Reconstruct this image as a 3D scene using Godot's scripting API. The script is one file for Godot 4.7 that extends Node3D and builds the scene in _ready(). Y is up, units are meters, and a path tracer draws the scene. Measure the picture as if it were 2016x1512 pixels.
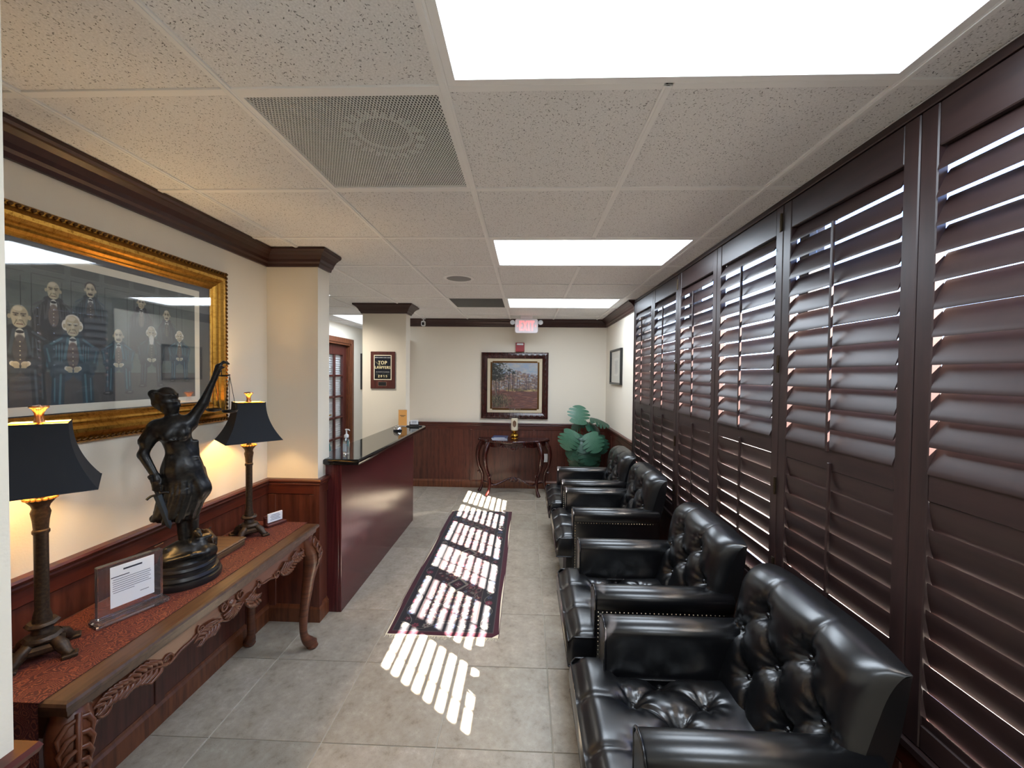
extends Node3D
# A law office waiting room: shutters and leather chairs on the right, console table and reception counter on the left.

const CEIL := 2.43
var M := {}
var rng := RandomNumberGenerator.new()
var used_names := {}

# ------------------------------------------------------------------ mesh helpers
func sto() -> SurfaceTool:
	var s := SurfaceTool.new()
	s.begin(Mesh.PRIMITIVE_TRIANGLES)
	s.set_smooth_group(-1)
	return s

func tri(s: SurfaceTool, a: Vector3, b: Vector3, c: Vector3) -> void:
	s.add_vertex(a); s.add_vertex(b); s.add_vertex(c)

func quad(s: SurfaceTool, a: Vector3, b: Vector3, c: Vector3, d: Vector3) -> void:
	tri(s, a, b, c); tri(s, a, c, d)

func face(s: SurfaceTool, p: Array, from: Vector3) -> void:
	# a convex face turned away from the point "from"
	var mid := Vector3.ZERO
	for q in p: mid += q
	mid /= p.size()
	var n := Vector3.ZERO
	for i in p.size():
		n += (p[i] as Vector3).cross(p[(i + 1) % p.size()])
	var flip: bool = n.dot(mid - from) > 0.0
	for i in range(1, p.size() - 1):
		if flip: tri(s, p[0], p[i + 1], p[i])
		else: tri(s, p[0], p[i], p[i + 1])

func bx(s: SurfaceTool, c: Vector3, d: Vector3, bev := 0.0, xf := Transform3D()) -> void:
	var h := d * 0.5
	var ctr := xf * c
	if bev <= 0.0:
		var v := []
		for i in 8:
			v.append(xf * (c + Vector3(h.x if i & 1 else -h.x, h.y if i & 2 else -h.y, h.z if i & 4 else -h.z)))
		for f in [[0, 2, 6, 4], [1, 5, 7, 3], [0, 4, 5, 1], [2, 3, 7, 6], [0, 1, 3, 2], [4, 6, 7, 5]]:
			face(s, [v[f[0]], v[f[1]], v[f[2]], v[f[3]]], ctr)
		return
	var b := minf(bev, minf(h.x, minf(h.y, h.z)) * 0.98)
	var V := {}
	for i in 8:
		var sg := Vector3(1 if i & 1 else -1, 1 if i & 2 else -1, 1 if i & 4 else -1)
		for ax in 3:
			var q := Vector3(h.x - b, h.y - b, h.z - b)
			q[ax] = h[ax]
			V[i * 3 + ax] = xf * (c + q * sg)
	for i in 8:
		face(s, [V[i * 3], V[i * 3 + 1], V[i * 3 + 2]], ctr)
	for ax in 3:
		var b1 := 1 << ((ax + 1) % 3)
		var b2 := 1 << ((ax + 2) % 3)
		for sd in 2:
			var o := (1 << ax) * sd
			face(s, [V[o * 3 + ax], V[(o | b1) * 3 + ax], V[(o | b1 | b2) * 3 + ax], V[(o | b2) * 3 + ax]], ctr)
		# edges that run along ax
		var a1 := (ax + 1) % 3
		var a2 := (ax + 2) % 3
		for k in 4:
			var o2 := (b1 if k & 1 else 0) | (b2 if k & 2 else 0)
			var p2 := o2 | (1 << ax)
			face(s, [V[o2 * 3 + a1], V[o2 * 3 + a2], V[p2 * 3 + a2], V[p2 * 3 + a1]], ctr)

func lathe(s: SurfaceTool, prof: Array, n := 20, xf := Transform3D(), sx := 1.0, sz := 1.0) -> void:
	var g := 1
	for j in prof.size() - 1:
		var a: Vector2 = prof[j]
		var b: Vector2 = prof[j + 1]
		if j > 0 and absf((a - (prof[j - 1] as Vector2)).angle_to(b - a)) > 0.62: g += 1
		s.set_smooth_group(g)
		for i in n:
			var t0 := TAU * i / n
			var t1 := TAU * (i + 1) / n
			var p0 := xf * Vector3(cos(t0) * a.x * sx, a.y, sin(t0) * a.x * sz)
			var p1 := xf * Vector3(cos(t1) * a.x * sx, a.y, sin(t1) * a.x * sz)
			var q0 := xf * Vector3(cos(t0) * b.x * sx, b.y, sin(t0) * b.x * sz)
			var q1 := xf * Vector3(cos(t1) * b.x * sx, b.y, sin(t1) * b.x * sz)
			if a.x > 1e-6: tri(s, p0, p1, q1)
			if b.x > 1e-6: tri(s, p0, q1, q0)
	s.set_smooth_group(-1)

func tube(s: SurfaceTool, pts: Array, rad, n := 8, sq := 1.0, group := 1) -> void:
	# a swept round section; rad is a number or one number for each point; sq flattens it along the second axis
	var m := pts.size()
	var t: Vector3 = (pts[1] - pts[0]).normalized()
	var u := t.cross(Vector3.UP)
	if u.length() < 0.05: u = t.cross(Vector3.RIGHT)
	u = u.normalized()
	var rings := []
	for i in m:
		var d: Vector3 = ((pts[mini(i + 1, m - 1)] as Vector3) - (pts[maxi(i - 1, 0)] as Vector3)).normalized()
		u = (u - d * u.dot(d)).normalized()
		var w := d.cross(u)
		var r: float = rad[i] if rad is Array else rad
		var ring := []
		for k in n:
			var a := TAU * k / n
			ring.append((pts[i] as Vector3) + u * cos(a) * r + w * sin(a) * r * sq)
		rings.append(ring)
	s.set_smooth_group(group)
	for i in m - 1:
		for k in n:
			var k1 := (k + 1) % n
			quad(s, rings[i][k], rings[i][k1], rings[i + 1][k1], rings[i + 1][k])
	s.set_smooth_group(group + 1)
	for k in range(1, n - 1):
		tri(s, rings[0][0], rings[0][k + 1], rings[0][k])
		tri(s, rings[m - 1][0], rings[m - 1][k], rings[m - 1][k + 1])
	s.set_smooth_group(-1)

func spline(p: Array, k := 6) -> Array:
	var o := []
	for i in p.size() - 1:
		var a: Vector3 = p[maxi(i - 1, 0)]
		var b: Vector3 = p[i]
		var c: Vector3 = p[i + 1]
		var d: Vector3 = p[mini(i + 2, p.size() - 1)]
		for j in k: o.append(b.cubic_interpolate(c, a, d, float(j) / k))
	o.append(p[-1])
	return o

func spread(v: Array, n: int) -> Array:
	# numbers v stretched over n points
	var o := []
	for i in n:
		var t := float(i) / (n - 1) * (v.size() - 1)
		var k := mini(int(t), v.size() - 2)
		o.append(lerpf(v[k], v[k + 1], smoothstep(0.0, 1.0, t - k)))
	return o

func extr(s: SurfaceTool, poly: Array, d0: float, d1: float, xf := Transform3D(), bev := 0.0) -> void:
	# polygon in x, y drawn out along z; side faces are smoothed where the outline bends gently
	var n := poly.size()
	var area := 0.0
	for i in n: area += (poly[i] as Vector2).cross(poly[(i + 1) % n])
	var pts := poly.duplicate()
	if area < 0.0: pts.reverse()
	var ins := []
	for i in n:
		var a: Vector2 = pts[i] - pts[(i + n - 1) % n]
		var b: Vector2 = pts[(i + 1) % n] - pts[i]
		var n0 := Vector2(-a.y, a.x).normalized()
		var n1 := Vector2(-b.y, b.x).normalized()
		ins.append((pts[i] as Vector2) + (n0 + n1) / maxf(1.0 + n0.dot(n1), 0.4) * bev)
	var g := 1
	for i in n:
		var j := (i + 1) % n
		if i > 0 and absf(((pts[i] - pts[i - 1]) as Vector2).angle_to(pts[j] - pts[i])) > 0.6: g += 1
		s.set_smooth_group(g)
		var P: Vector2 = pts[i]
		var Q: Vector2 = pts[j]
		var A: Vector2 = ins[i]
		var B: Vector2 = ins[j]
		var lo := d0 + bev
		var hi := d1 - bev
		quad(s, xf * Vector3(P.x, P.y, lo), xf * Vector3(P.x, P.y, hi), xf * Vector3(Q.x, Q.y, hi), xf * Vector3(Q.x, Q.y, lo))
		if bev > 0.0:
			quad(s, xf * Vector3(P.x, P.y, hi), xf * Vector3(A.x, A.y, d1), xf * Vector3(B.x, B.y, d1), xf * Vector3(Q.x, Q.y, hi))
			quad(s, xf * Vector3(A.x, A.y, d0), xf * Vector3(P.x, P.y, lo), xf * Vector3(Q.x, Q.y, lo), xf * Vector3(B.x, B.y, d0))
	s.set_smooth_group(-1)
	var t := Geometry2D.triangulate_polygon(PackedVector2Array(ins))
	for i in range(0, t.size(), 3):
		var a: Vector2 = ins[t[i]]
		var b: Vector2 = ins[t[i + 1]]
		var c: Vector2 = ins[t[i + 2]]
		if (b - a).cross(c - a) < 0.0:
			var k := b; b = c; c = k
		tri(s, xf * Vector3(a.x, a.y, d1), xf * Vector3(c.x, c.y, d1), xf * Vector3(b.x, b.y, d1))
		tri(s, xf * Vector3(a.x, a.y, d0), xf * Vector3(b.x, b.y, d0), xf * Vector3(c.x, c.y, d0))

func sweep2(s: SurfaceTool, pts: Array, closed: bool, prof: Array, xf: Transform3D) -> void:
	# profile (offset to the left of the path, height) carried along a mitred path in the local xy plane
	var n := pts.size()
	var rings := []
	for i in n:
		var d0: Vector2
		var d1: Vector2
		if closed or i > 0: d0 = ((pts[i] as Vector2) - (pts[(i + n - 1) % n] as Vector2)).normalized()
		if closed or i < n - 1: d1 = ((pts[(i + 1) % n] as Vector2) - (pts[i] as Vector2)).normalized()
		if not closed and i == 0: d0 = d1
		if not closed and i == n - 1: d1 = d0
		var n0 := Vector2(-d0.y, d0.x)
		var n1 := Vector2(-d1.y, d1.x)
		var m := (n0 + n1) / (1.0 + n0.dot(n1))
		var ring := []
		for q in prof:
			ring.append(xf * Vector3(pts[i].x + m.x * q.x, pts[i].y + m.y * q.x, q.y))
		rings.append(ring)
	var k := prof.size()
	for i in (n if closed else n - 1):
		var A: Array = rings[i]
		var B: Array = rings[(i + 1) % n]
		var c := Vector3.ZERO
		for j in k: c += (A[j] + B[j]) * 0.5 / k
		for j in k: face(s, [A[j], A[(j + 1) % k], B[(j + 1) % k], B[j]], c)
	if not closed:
		var t := Geometry2D.triangulate_polygon(PackedVector2Array(prof))
		for i in range(0, t.size(), 3):
			tri(s, rings[0][t[i]], rings[0][t[i + 1]], rings[0][t[i + 2]])
			tri(s, rings[n - 1][t[i]], rings[n - 1][t[i + 2]], rings[n - 1][t[i + 1]])

func surf(s: SurfaceTool, nu: int, nv: int, f: Callable, group := 1, uv := false, flip := false) -> void:
	var P := []
	for i in nu + 1:
		var row := []
		for j in nv + 1: row.append(f.call(float(i) / nu, float(j) / nv))
		P.append(row)
	s.set_smooth_group(group)
	for i in nu:
		for j in nv:
			var ids := [[i, j], [i + 1, j], [i + 1, j + 1], [i, j], [i + 1, j + 1], [i, j + 1]]
			if flip: ids = [[i, j], [i + 1, j + 1], [i + 1, j], [i, j], [i, j + 1], [i + 1, j + 1]]
			for q in ids:
				if uv: s.set_uv(Vector2(float(q[0]) / nu, float(q[1]) / nv))
				s.add_vertex(P[q[0]][q[1]])
	s.set_smooth_group(-1)

func mesh_of(s: SurfaceTool) -> ArrayMesh:
	s.generate_normals()
	return s.commit()

func picture_quad(w: float, h: float) -> ArrayMesh:
	# a flat print in the local xy plane that faces +z
	var s := SurfaceTool.new()
	s.begin(Mesh.PRIMITIVE_TRIANGLES)
	for q in [[0, 0], [1, 1], [1, 0], [0, 0], [0, 1], [1, 1]]:
		s.set_normal(Vector3(0, 0, 1))
		s.set_uv(Vector2(q[0], 1 - q[1]))
		s.add_vertex(Vector3((q[0] - 0.5) * w, (q[1] - 0.5) * h, 0))
	return s.commit()

# ------------------------------------------------------------------ a field of tapered limbs, meshed as surface nets
class Blob:
	var o: Vector3
	var c: float
	var nx: int
	var ny: int
	var nz: int
	var f: PackedFloat32Array
	func _init(lo: Vector3, hi: Vector3, cell: float) -> void:
		o = lo; c = cell
		nx = int((hi.x - lo.x) / cell) + 1
		ny = int((hi.y - lo.y) / cell) + 1
		nz = int((hi.z - lo.z) / cell) + 1
		f.resize(nx * ny * nz)
		f.fill(1.0)
	func cap(a: Vector3, b: Vector3, ra: float, rb: float, k := 0.02, sq := Vector3.ONE, pleat := 0.0, pn := 9.0, ph := 0.0) -> void:
		var m := maxf(ra, rb) / minf(sq.x, minf(sq.y, sq.z)) + k + 2.0 * c + absf(pleat)
		var lo := ((Vector3(minf(a.x, b.x), minf(a.y, b.y), minf(a.z, b.z)) - Vector3.ONE * m - o) / c).floor()
		var hi := ((Vector3(maxf(a.x, b.x), maxf(a.y, b.y), maxf(a.z, b.z)) + Vector3.ONE * m - o) / c).ceil()
		var ab := (b - a) * sq
		var l2 := maxf(ab.length_squared(), 1e-9)
		for z in range(maxi(0, int(lo.z)), mini(nz, int(hi.z) + 1)):
			for y in range(maxi(0, int(lo.y)), mini(ny, int(hi.y) + 1)):
				var row := (z * ny + y) * nx
				for x in range(maxi(0, int(lo.x)), mini(nx, int(hi.x) + 1)):
					var p := (o + Vector3(x, y, z) * c - a) * sq
					var h := clampf(p.dot(ab) / l2, 0.0, 1.0)
					var q := p - ab * h
					var d := q.length() - lerpf(ra, rb, h)
					if pleat != 0.0: d += pleat * h * sin(atan2(q.z, q.x) * pn + ph + h * 1.5)
					var e := f[row + x]
					var t := maxf(k - absf(d - e), 0.0) / k
					f[row + x] = minf(d, e) - t * t * k * 0.25
	func net(st: SurfaceTool, group := 1) -> void:
		st.set_smooth_group(group)
		var V := {}
		var sx := 1
		var sy := nx
		var sz := nx * ny
		for z in nz - 1:
			for y in ny - 1:
				for x in nx - 1:
					var i := z * sz + y * sy + x
					var v := [f[i], f[i + sx], f[i + sy], f[i + sx + sy], f[i + sz], f[i + sx + sz], f[i + sy + sz], f[i + sx + sy + sz]]
					var neg := 0
					for k in 8: if v[k] < 0.0: neg += 1
					if neg == 0 or neg == 8: continue
					var p := Vector3.ZERO
					var m := 0
					for e in [[0, 1], [2, 3], [4, 5], [6, 7], [0, 2], [1, 3], [4, 6], [5, 7], [0, 4], [1, 5], [2, 6], [3, 7]]:
						var a: float = v[e[0]]
						var b: float = v[e[1]]
						if (a < 0.0) == (b < 0.0): continue
						var t := a / (a - b)
						p += Vector3(e[0] & 1, (e[0] >> 1) & 1, e[0] >> 2).lerp(Vector3(e[1] & 1, (e[1] >> 1) & 1, e[1] >> 2), t)
						m += 1
					V[i] = o + (Vector3(x, y, z) + p / m) * c
		for i in V:
			var a := f[i] < 0.0
			for w in [[sx, sy, sz], [sy, sz, sx], [sz, sx, sy]]:
				if (f[i + w[0]] < 0.0) == a: continue
				var q := [i, i - w[1], i - w[1] - w[2], i - w[2]]
				if not (V.has(q[1]) and V.has(q[2]) and V.has(q[3])): continue
				var order := [0, 2, 1, 0, 3, 2] if a else [0, 1, 2, 0, 2, 3]
				for k in order: st.add_vertex(V[q[k]])
		st.set_smooth_group(-1)

# ------------------------------------------------------------------ scene helpers
func numbered(called: String) -> String:
	if not used_names.has(called):
		used_names[called] = 0
		return called
	used_names[called] += 1
	return "%s_%03d" % [called, used_names[called]]

func obj(called: String, s, m: Material, parent: Node3D) -> MeshInstance3D:
	var o := MeshInstance3D.new()
	o.name = called
	o.mesh = mesh_of(s) if s is SurfaceTool else s
	o.material_override = m
	parent.add_child(o, true)
	return o

func structure(called: String, s, m: Material) -> MeshInstance3D:
	var o := obj(numbered(called), s, m, self)
	o.set_meta("kind", "structure")
	return o

func thing(called: String, label: String, category: String, at := Vector3.ZERO, turn := 0.0, group := "") -> Node3D:
	var o := Node3D.new()
	o.name = numbered(called)
	add_child(o)
	o.position = at
	o.rotation.y = turn
	tag(o, label, category, group)
	return o

func tag(o: Node3D, label: String, category: String, group := "") -> void:
	o.set_meta("label", label)
	o.set_meta("category", category)
	if group: o.set_meta("group", group)

func copy_of(o: Node3D, label: String, at: Vector3, turn: float) -> Node3D:
	var c: Node3D = o.duplicate()
	c.name = numbered(str(o.name))
	add_child(c)
	c.position = at
	c.rotation.y = turn
	c.set_meta("label", label)
	return c

func text(called: String, words: String, size: float, at: Vector3, m: Material, parent: Node3D, bold := true, font := "Droid Sans", turn := 0.0) -> MeshInstance3D:
	var t := TextMesh.new()
	var fo := SystemFont.new()
	fo.font_names = PackedStringArray([font])
	fo.font_weight = 700 if bold else 400
	t.font = fo
	t.text = words
	t.font_size = 64
	t.pixel_size = size / 64.0
	t.depth = 0.0012
	t.curve_step = 2.0
	var o := MeshInstance3D.new()
	o.name = called
	o.mesh = t
	o.material_override = m
	parent.add_child(o, true)
	o.position = at
	o.rotation.y = turn
	return o

# ------------------------------------------------------------------ textures and materials
func seam(w: int, h: int, freq: float, seed_: int, oct := 3, type := FastNoiseLite.TYPE_SIMPLEX_SMOOTH) -> PackedByteArray:
	var n := FastNoiseLite.new()
	n.seed = seed_
	n.noise_type = type
	n.frequency = freq
	n.fractal_octaves = oct
	var im := n.get_seamless_image(w, h, false, false, 0.2, true)
	im.convert(Image.FORMAT_L8)
	return im.get_data()

func stretched(w: int, h: int, by: int, freq: float, seed_: int, oct := 3) -> PackedByteArray:
	var n := FastNoiseLite.new()
	n.seed = seed_
	n.noise_type = FastNoiseLite.TYPE_SIMPLEX_SMOOTH
	n.frequency = freq
	n.fractal_octaves = oct
	var im := n.get_seamless_image(w, maxi(4, h / by), false, false, 0.2, true)
	im.convert(Image.FORMAT_L8)
	im.resize(w, h, Image.INTERPOLATE_CUBIC)
	return im.get_data()

func tex_rgb(w: int, h: int, data: PackedByteArray) -> ImageTexture:
	return ImageTexture.create_from_image(Image.create_from_data(w, h, false, Image.FORMAT_RGB8, data))

func ramp_tex(w: int, h: int, v: PackedByteArray, cols: Array) -> ImageTexture:
	# byte field -> colours spread evenly over 0..1
	var lut := []
	for i in 256:
		var t := i / 255.0 * (cols.size() - 1)
		var k := mini(int(t), cols.size() - 2)
		lut.append((cols[k] as Color).lerp(cols[k + 1], t - k))
	var d := PackedByteArray()
	d.resize(w * h * 3)
	for i in w * h:
		var c: Color = lut[v[i]]
		d[i * 3] = c.r8; d[i * 3 + 1] = c.g8; d[i * 3 + 2] = c.b8
	return tex_rgb(w, h, d)

func blend(a: PackedByteArray, b: PackedByteArray, t: float) -> PackedByteArray:
	var o := PackedByteArray()
	o.resize(a.size())
	for i in a.size(): o[i] = int(a[i] * (1.0 - t) + b[i] * t)
	return o

func normal_of(w: int, h: int, v: PackedByteArray, amount: float) -> ImageTexture:
	var im := Image.create_from_data(w, h, false, Image.FORMAT_L8, v)
	im.convert(Image.FORMAT_RGBA8)
	im.bump_map_to_normal_map(amount)
	return ImageTexture.create_from_image(im)

func rotated(t: ImageTexture) -> ImageTexture:
	var im := t.get_image().duplicate() as Image
	im.rotate_90(CLOCKWISE)
	return ImageTexture.create_from_image(im)

func mat(c: Color, rough := 0.6, metal := 0.0, tex: Texture2D = null, scale := 0.0, norm: Texture2D = null, amount := 1.0, world := true) -> StandardMaterial3D:
	var m := StandardMaterial3D.new()
	m.albedo_color = c
	m.roughness = rough
	m.metallic = metal
	if tex: m.albedo_texture = tex
	if norm:
		m.normal_enabled = true
		m.normal_texture = norm
		m.normal_scale = amount
	if scale > 0.0:
		m.uv1_triplanar = true
		m.uv1_world_triplanar = world
		m.uv1_scale = Vector3.ONE * scale
	return m

func glow(c: Color, e: float) -> StandardMaterial3D:
	var m := mat(Color(0.9, 0.9, 0.9), 0.5)
	m.emission_enabled = true
	m.emission = c
	m.emission_energy_multiplier = e
	return m

func C(r: int, g: int, b: int) -> Color:
	return Color8(r, g, b)

func wood_field(seed_: int) -> PackedByteArray:
	return blend(stretched(512, 512, 24, 0.03, seed_, 4), stretched(512, 512, 6, 0.06, seed_ + 7, 2), 0.35)

func make_materials() -> void:
	var S := 512
	var wf := wood_field(3)
	var wn := normal_of(S, S, wf, 1.2)
	# wood in its tones; grain runs upright, or lies along x or z in the "lie" ones
	var red := ramp_tex(S, S, wf, [C(50, 24, 18), C(80, 41, 31), C(98, 53, 40)])
	M.wainscot = mat(Color.WHITE, 0.34, 0.0, red, 1.4, wn, 0.15)
	M.rail = mat(Color.WHITE, 0.34, 0.0, rotated(ramp_tex(S, S, wf, [C(50, 21, 16), C(78, 34, 24), C(94, 44, 30)])), 1.4)
	M.crown = mat(Color.WHITE, 0.34, 0.0, rotated(ramp_tex(S, S, wf, [C(36, 18, 17), C(52, 25, 23), C(62, 31, 27)])), 1.4)
	M.casing = mat(Color.WHITE, 0.4, 0.0, ramp_tex(S, S, wf, [C(62, 30, 19), C(104, 58, 34), C(126, 74, 44)]), 1.6)
	M.door_wood = mat(Color.WHITE, 0.4, 0.0, ramp_tex(S, S, wf, [C(48, 20, 16), C(78, 33, 27), C(92, 42, 32)]), 1.6)
	M.counter = mat(Color.WHITE, 0.2, 0.0, ramp_tex(S, S, stretched(S, S, 40, 0.06, 11, 3), [C(54, 22, 25), C(78, 32, 34), C(90, 42, 42)]), 1.8)
	M.shutter = mat(Color.WHITE, 0.42, 0.0, ramp_tex(S, S, wf, [C(32, 20, 19), C(45, 28, 26), C(52, 33, 30)]), 1.6)
	M.shutter_lie = mat(Color.WHITE, 0.42, 0.0, rotated(ramp_tex(S, S, wf, [C(34, 22, 21), C(45, 29, 27), C(51, 34, 31)])), 1.6)
	M.table = mat(Color.WHITE, 0.36, 0.0, ramp_tex(S, S, wf, [C(44, 28, 19), C(72, 50, 36), C(90, 64, 47)]), 1.8)
	M.carved = mat(Color.WHITE, 0.33, 0.0, rotated(ramp_tex(S, S, wf, [C(48, 23, 14), C(90, 48, 29), C(110, 64, 40)])), 2.2)
	M.mahogany = mat(Color.WHITE, 0.22, 0.0, ramp_tex(S, S, wf, [C(30, 10, 8), C(54, 19, 15), C(66, 25, 19)]), 2.0)
	M.box_wood = mat(Color.WHITE, 0.45, 0.0, rotated(ramp_tex(S, S, wf, [C(58, 40, 26), C(98, 72, 48), C(112, 84, 58)])), 3.0)
	# painted wall: fine roller texture
	var fine := seam(S, S, 0.09, 21, 3)
	var wall_n := normal_of(S, S, fine, 3.0)
	M.wall = mat(C(224, 215, 199), 0.85, 0.0, null, 2.2, wall_n, 0.1)
	M.office_wall = mat(C(226, 218, 204), 0.85, 0.0, null, 2.2, wall_n, 0.1)
	M.plain_white = mat(C(226, 226, 224), 0.5)
	M.tee = mat(C(238, 238, 238), 0.55)
	M.dark_void = mat(C(40, 40, 42), 0.9)
	# mineral-fibre ceiling tile: pinholes and short fissures
	var T := 1024
	var cd := PackedByteArray()
	cd.resize(T * T)
	var gr := seam(T, T, 0.12, 31, 2)
	for i in T * T: cd[i] = 222 + gr[i] / 9
	rng.seed = 5
	for k in 5200:
		var x := rng.randf() * T
		var y := rng.randf() * T
		var a := rng.randf() * TAU
		var L := rng.randf_range(1.5, 6.5)
		var dark := rng.randi_range(86, 150)
		var wd := 1 if rng.randf() < 0.6 else 2
		var steps := int(L) + 1
		for q in steps:
			var px := int(x + cos(a) * q)
			var py := int(y + sin(a) * q)
			for oy in wd:
				for ox in wd:
					cd[((py + oy + T) % T) * T + (px + ox + T) % T] = dark
	M.ceiling_tile = mat(C(246, 246, 247), 0.92, 0.0, ramp_tex(T, T, cd, [Color.BLACK, Color.WHITE]), 1.15, normal_of(T, T, cd, 2.0), 0.5)
	# stone-look floor tile: clouds, veins, small pits; four tones
	var cl := seam(S, S, 0.008, 41, 4)
	var mid := seam(S, S, 0.03, 42, 5)
	var v := blend(cl, mid, 0.5)
	var fine2 := seam(S, S, 0.16, 43, 2)
	v = blend(v, fine2, 0.16)
	for i in v.size():
		var e := absi(int(mid[i]) - 128)
		if e < 3: v[i] = mini(255, v[i] + 26)
	rng.seed = 8
	for k in 900:
		var x := rng.randi_range(0, S - 1)
		var y := rng.randi_range(0, S - 1)
		for q in rng.randi_range(1, 4):
			v[((y + q / 2) % S) * S + (x + q) % S] = rng.randi_range(10, 60)
	var fn := normal_of(S, S, v, 0.8)
	for k in 4:
		var b := 1.0 + (k - 1.5) * 0.025
		var tx := ramp_tex(S, S, v, [Color8(112 * b, 101 * b, 88 * b), Color8(152 * b, 141 * b, 125 * b), Color8(166 * b, 156 * b, 141 * b), Color8(190 * b, 182 * b, 168 * b)])
		var m := mat(Color.WHITE, 0.36, 0.0, tx, 1.5 + k * 0.13, fn, 0.2)
		m.uv1_offset = Vector3(k * 0.31, 0, k * 0.57)
		M["floor_%d" % k] = m
	M.grout = mat(C(176, 168, 154), 0.9)
	# granite
	var gn := blend(seam(S, S, 0.11, 51, 2), seam(S, S, 0.35, 52, 1), 0.5)
	for i in gn.size(): gn[i] = 255 if gn[i] > 190 else (gn[i] / 3)
	M.granite = mat(Color.WHITE, 0.06, 0.0, ramp_tex(S, S, gn, [C(14, 16, 15), C(26, 28, 26), C(52, 54, 48)]), 3.0)
	# leather
	var le := seam(S, S, 0.09, 61, 2, FastNoiseLite.TYPE_CELLULAR)
	var lr := seam(S, S, 0.02, 62, 3)
	M.leather = mat(C(13, 13, 15), 0.29, 0.0, null, 5.0, normal_of(S, S, blend(le, lr, 0.3), 2.0), 0.12, false)
	M.leather.metallic_specular = 0.62
	M.piping = mat(C(22, 21, 23), 0.25)
	M.nail = mat(C(150, 138, 118), 0.3, 1.0)
	# metals, glass, cloth
	M.gold = mat(C(196, 148, 70), 0.34, 1.0, ramp_tex(S, S, blend(lr, fine, 0.4), [C(120, 96, 60), C(235, 228, 210), C(255, 255, 255)]), 4.0)
	M.gold_dark = mat(C(92, 62, 30), 0.45, 0.85)
	M.brass = mat(C(204, 160, 70), 0.2, 1.0)
	M.hinge = mat(C(72, 60, 46), 0.4, 0.9)
	M.copper = mat(C(214, 150, 104), 0.22, 1.0)
	M.chrome = mat(C(214, 214, 216), 0.08, 1.0)
	M.bronze = mat(Color.WHITE, 0.34, 0.55, ramp_tex(S, S, lr, [C(20, 20, 22), C(36, 35, 35), C(54, 50, 44)]), 6.0)
	M.blade = mat(C(62, 72, 84), 0.35, 0.8)
	M.base_black = mat(C(30, 28, 29), 0.3)
	M.lamp_bronze = mat(Color.WHITE, 0.45, 0.35, ramp_tex(S, S, lr, [C(30, 22, 17), C(54, 40, 29), C(86, 66, 44)]), 8.0)
	M.lamp_gilt = mat(C(170, 128, 70), 0.4, 0.8)
	M.shade_out = mat(C(24, 28, 36), 0.8, 0.0, null, 30.0, normal_of(S, S, stretched(S, S, 8, 0.2, 71, 1), 3.0), 0.25, false)
	M.shade_in = mat(C(236, 216, 168), 0.7)
	M.bulb = glow(Color(1.0, 0.86, 0.62), 5.0)
	M.acrylic = mat(Color(0.98, 0.98, 1.0, 0.03), 0.02)
	M.acrylic.refraction_enabled = true
	M.acrylic.refraction_scale = 0.05
	M.pane = mat(Color(0.93, 0.96, 0.97, 0.012), 0.02)
	M.pane.transparency = BaseMaterial3D.TRANSPARENCY_ALPHA
	M.water_glass = mat(Color(0.96, 0.98, 1.0, 0.03), 0.02)
	M.water_glass.refraction_enabled = true
	M.water_glass.refraction_scale = 0.033
	M.paper = mat(C(236, 238, 242), 0.8)
	M.ink = mat(C(42, 46, 58), 0.8)
	M.pale_ink = mat(C(120, 124, 136), 0.8)
	M.black_frame = mat(C(28, 26, 26), 0.35)
	M.black_plastic = mat(C(24, 24, 27), 0.4)
	M.white_plastic = mat(C(222, 224, 226), 0.4)
	M.orange_card = mat(C(236, 172, 96), 0.75)
	M.teal = mat(C(46, 116, 116), 0.6)
	M.red_box = mat(C(150, 26, 34), 0.4)
	M.exit_red = glow(Color(1.0, 0.12, 0.16), 1.1)
	M.exit_face = mat(C(230, 222, 226), 0.4)
	M.lens = mat(C(206, 210, 214), 0.15)
	M.candle = mat(C(226, 214, 186), 0.6)
	M.leaf = mat(Color.WHITE, 0.4, 0.0, ramp_tex(S, S, blend(lr, mid, 0.5), [C(18, 46, 36), C(34, 72, 56), C(54, 96, 74)]), 6.0)
	M.leaf_pale = mat(Color.WHITE, 0.45, 0.0, ramp_tex(S, S, blend(lr, mid, 0.5), [C(34, 72, 56), C(58, 100, 78), C(80, 122, 96)]), 6.0)
	M.stem = mat(C(50, 72, 40), 0.6)
	M.pot = mat(C(40, 26, 20), 0.5)
	M.soil = mat(C(36, 28, 22), 0.95)
	M.troffer = glow(Color(0.96, 0.98, 1.0), 2.2)
	M.mirror_screen = mat(C(128, 128, 130), 0.45, 0.4)
	M.concrete = mat(C(176, 172, 164), 0.9, 0.0, ramp_tex(S, S, v, [C(120, 118, 112), C(190, 186, 178)]), 0.4)
	M.stucco = mat(C(206, 192, 170), 0.9, 0.0, null, 2.0, wall_n, 0.5)

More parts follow.
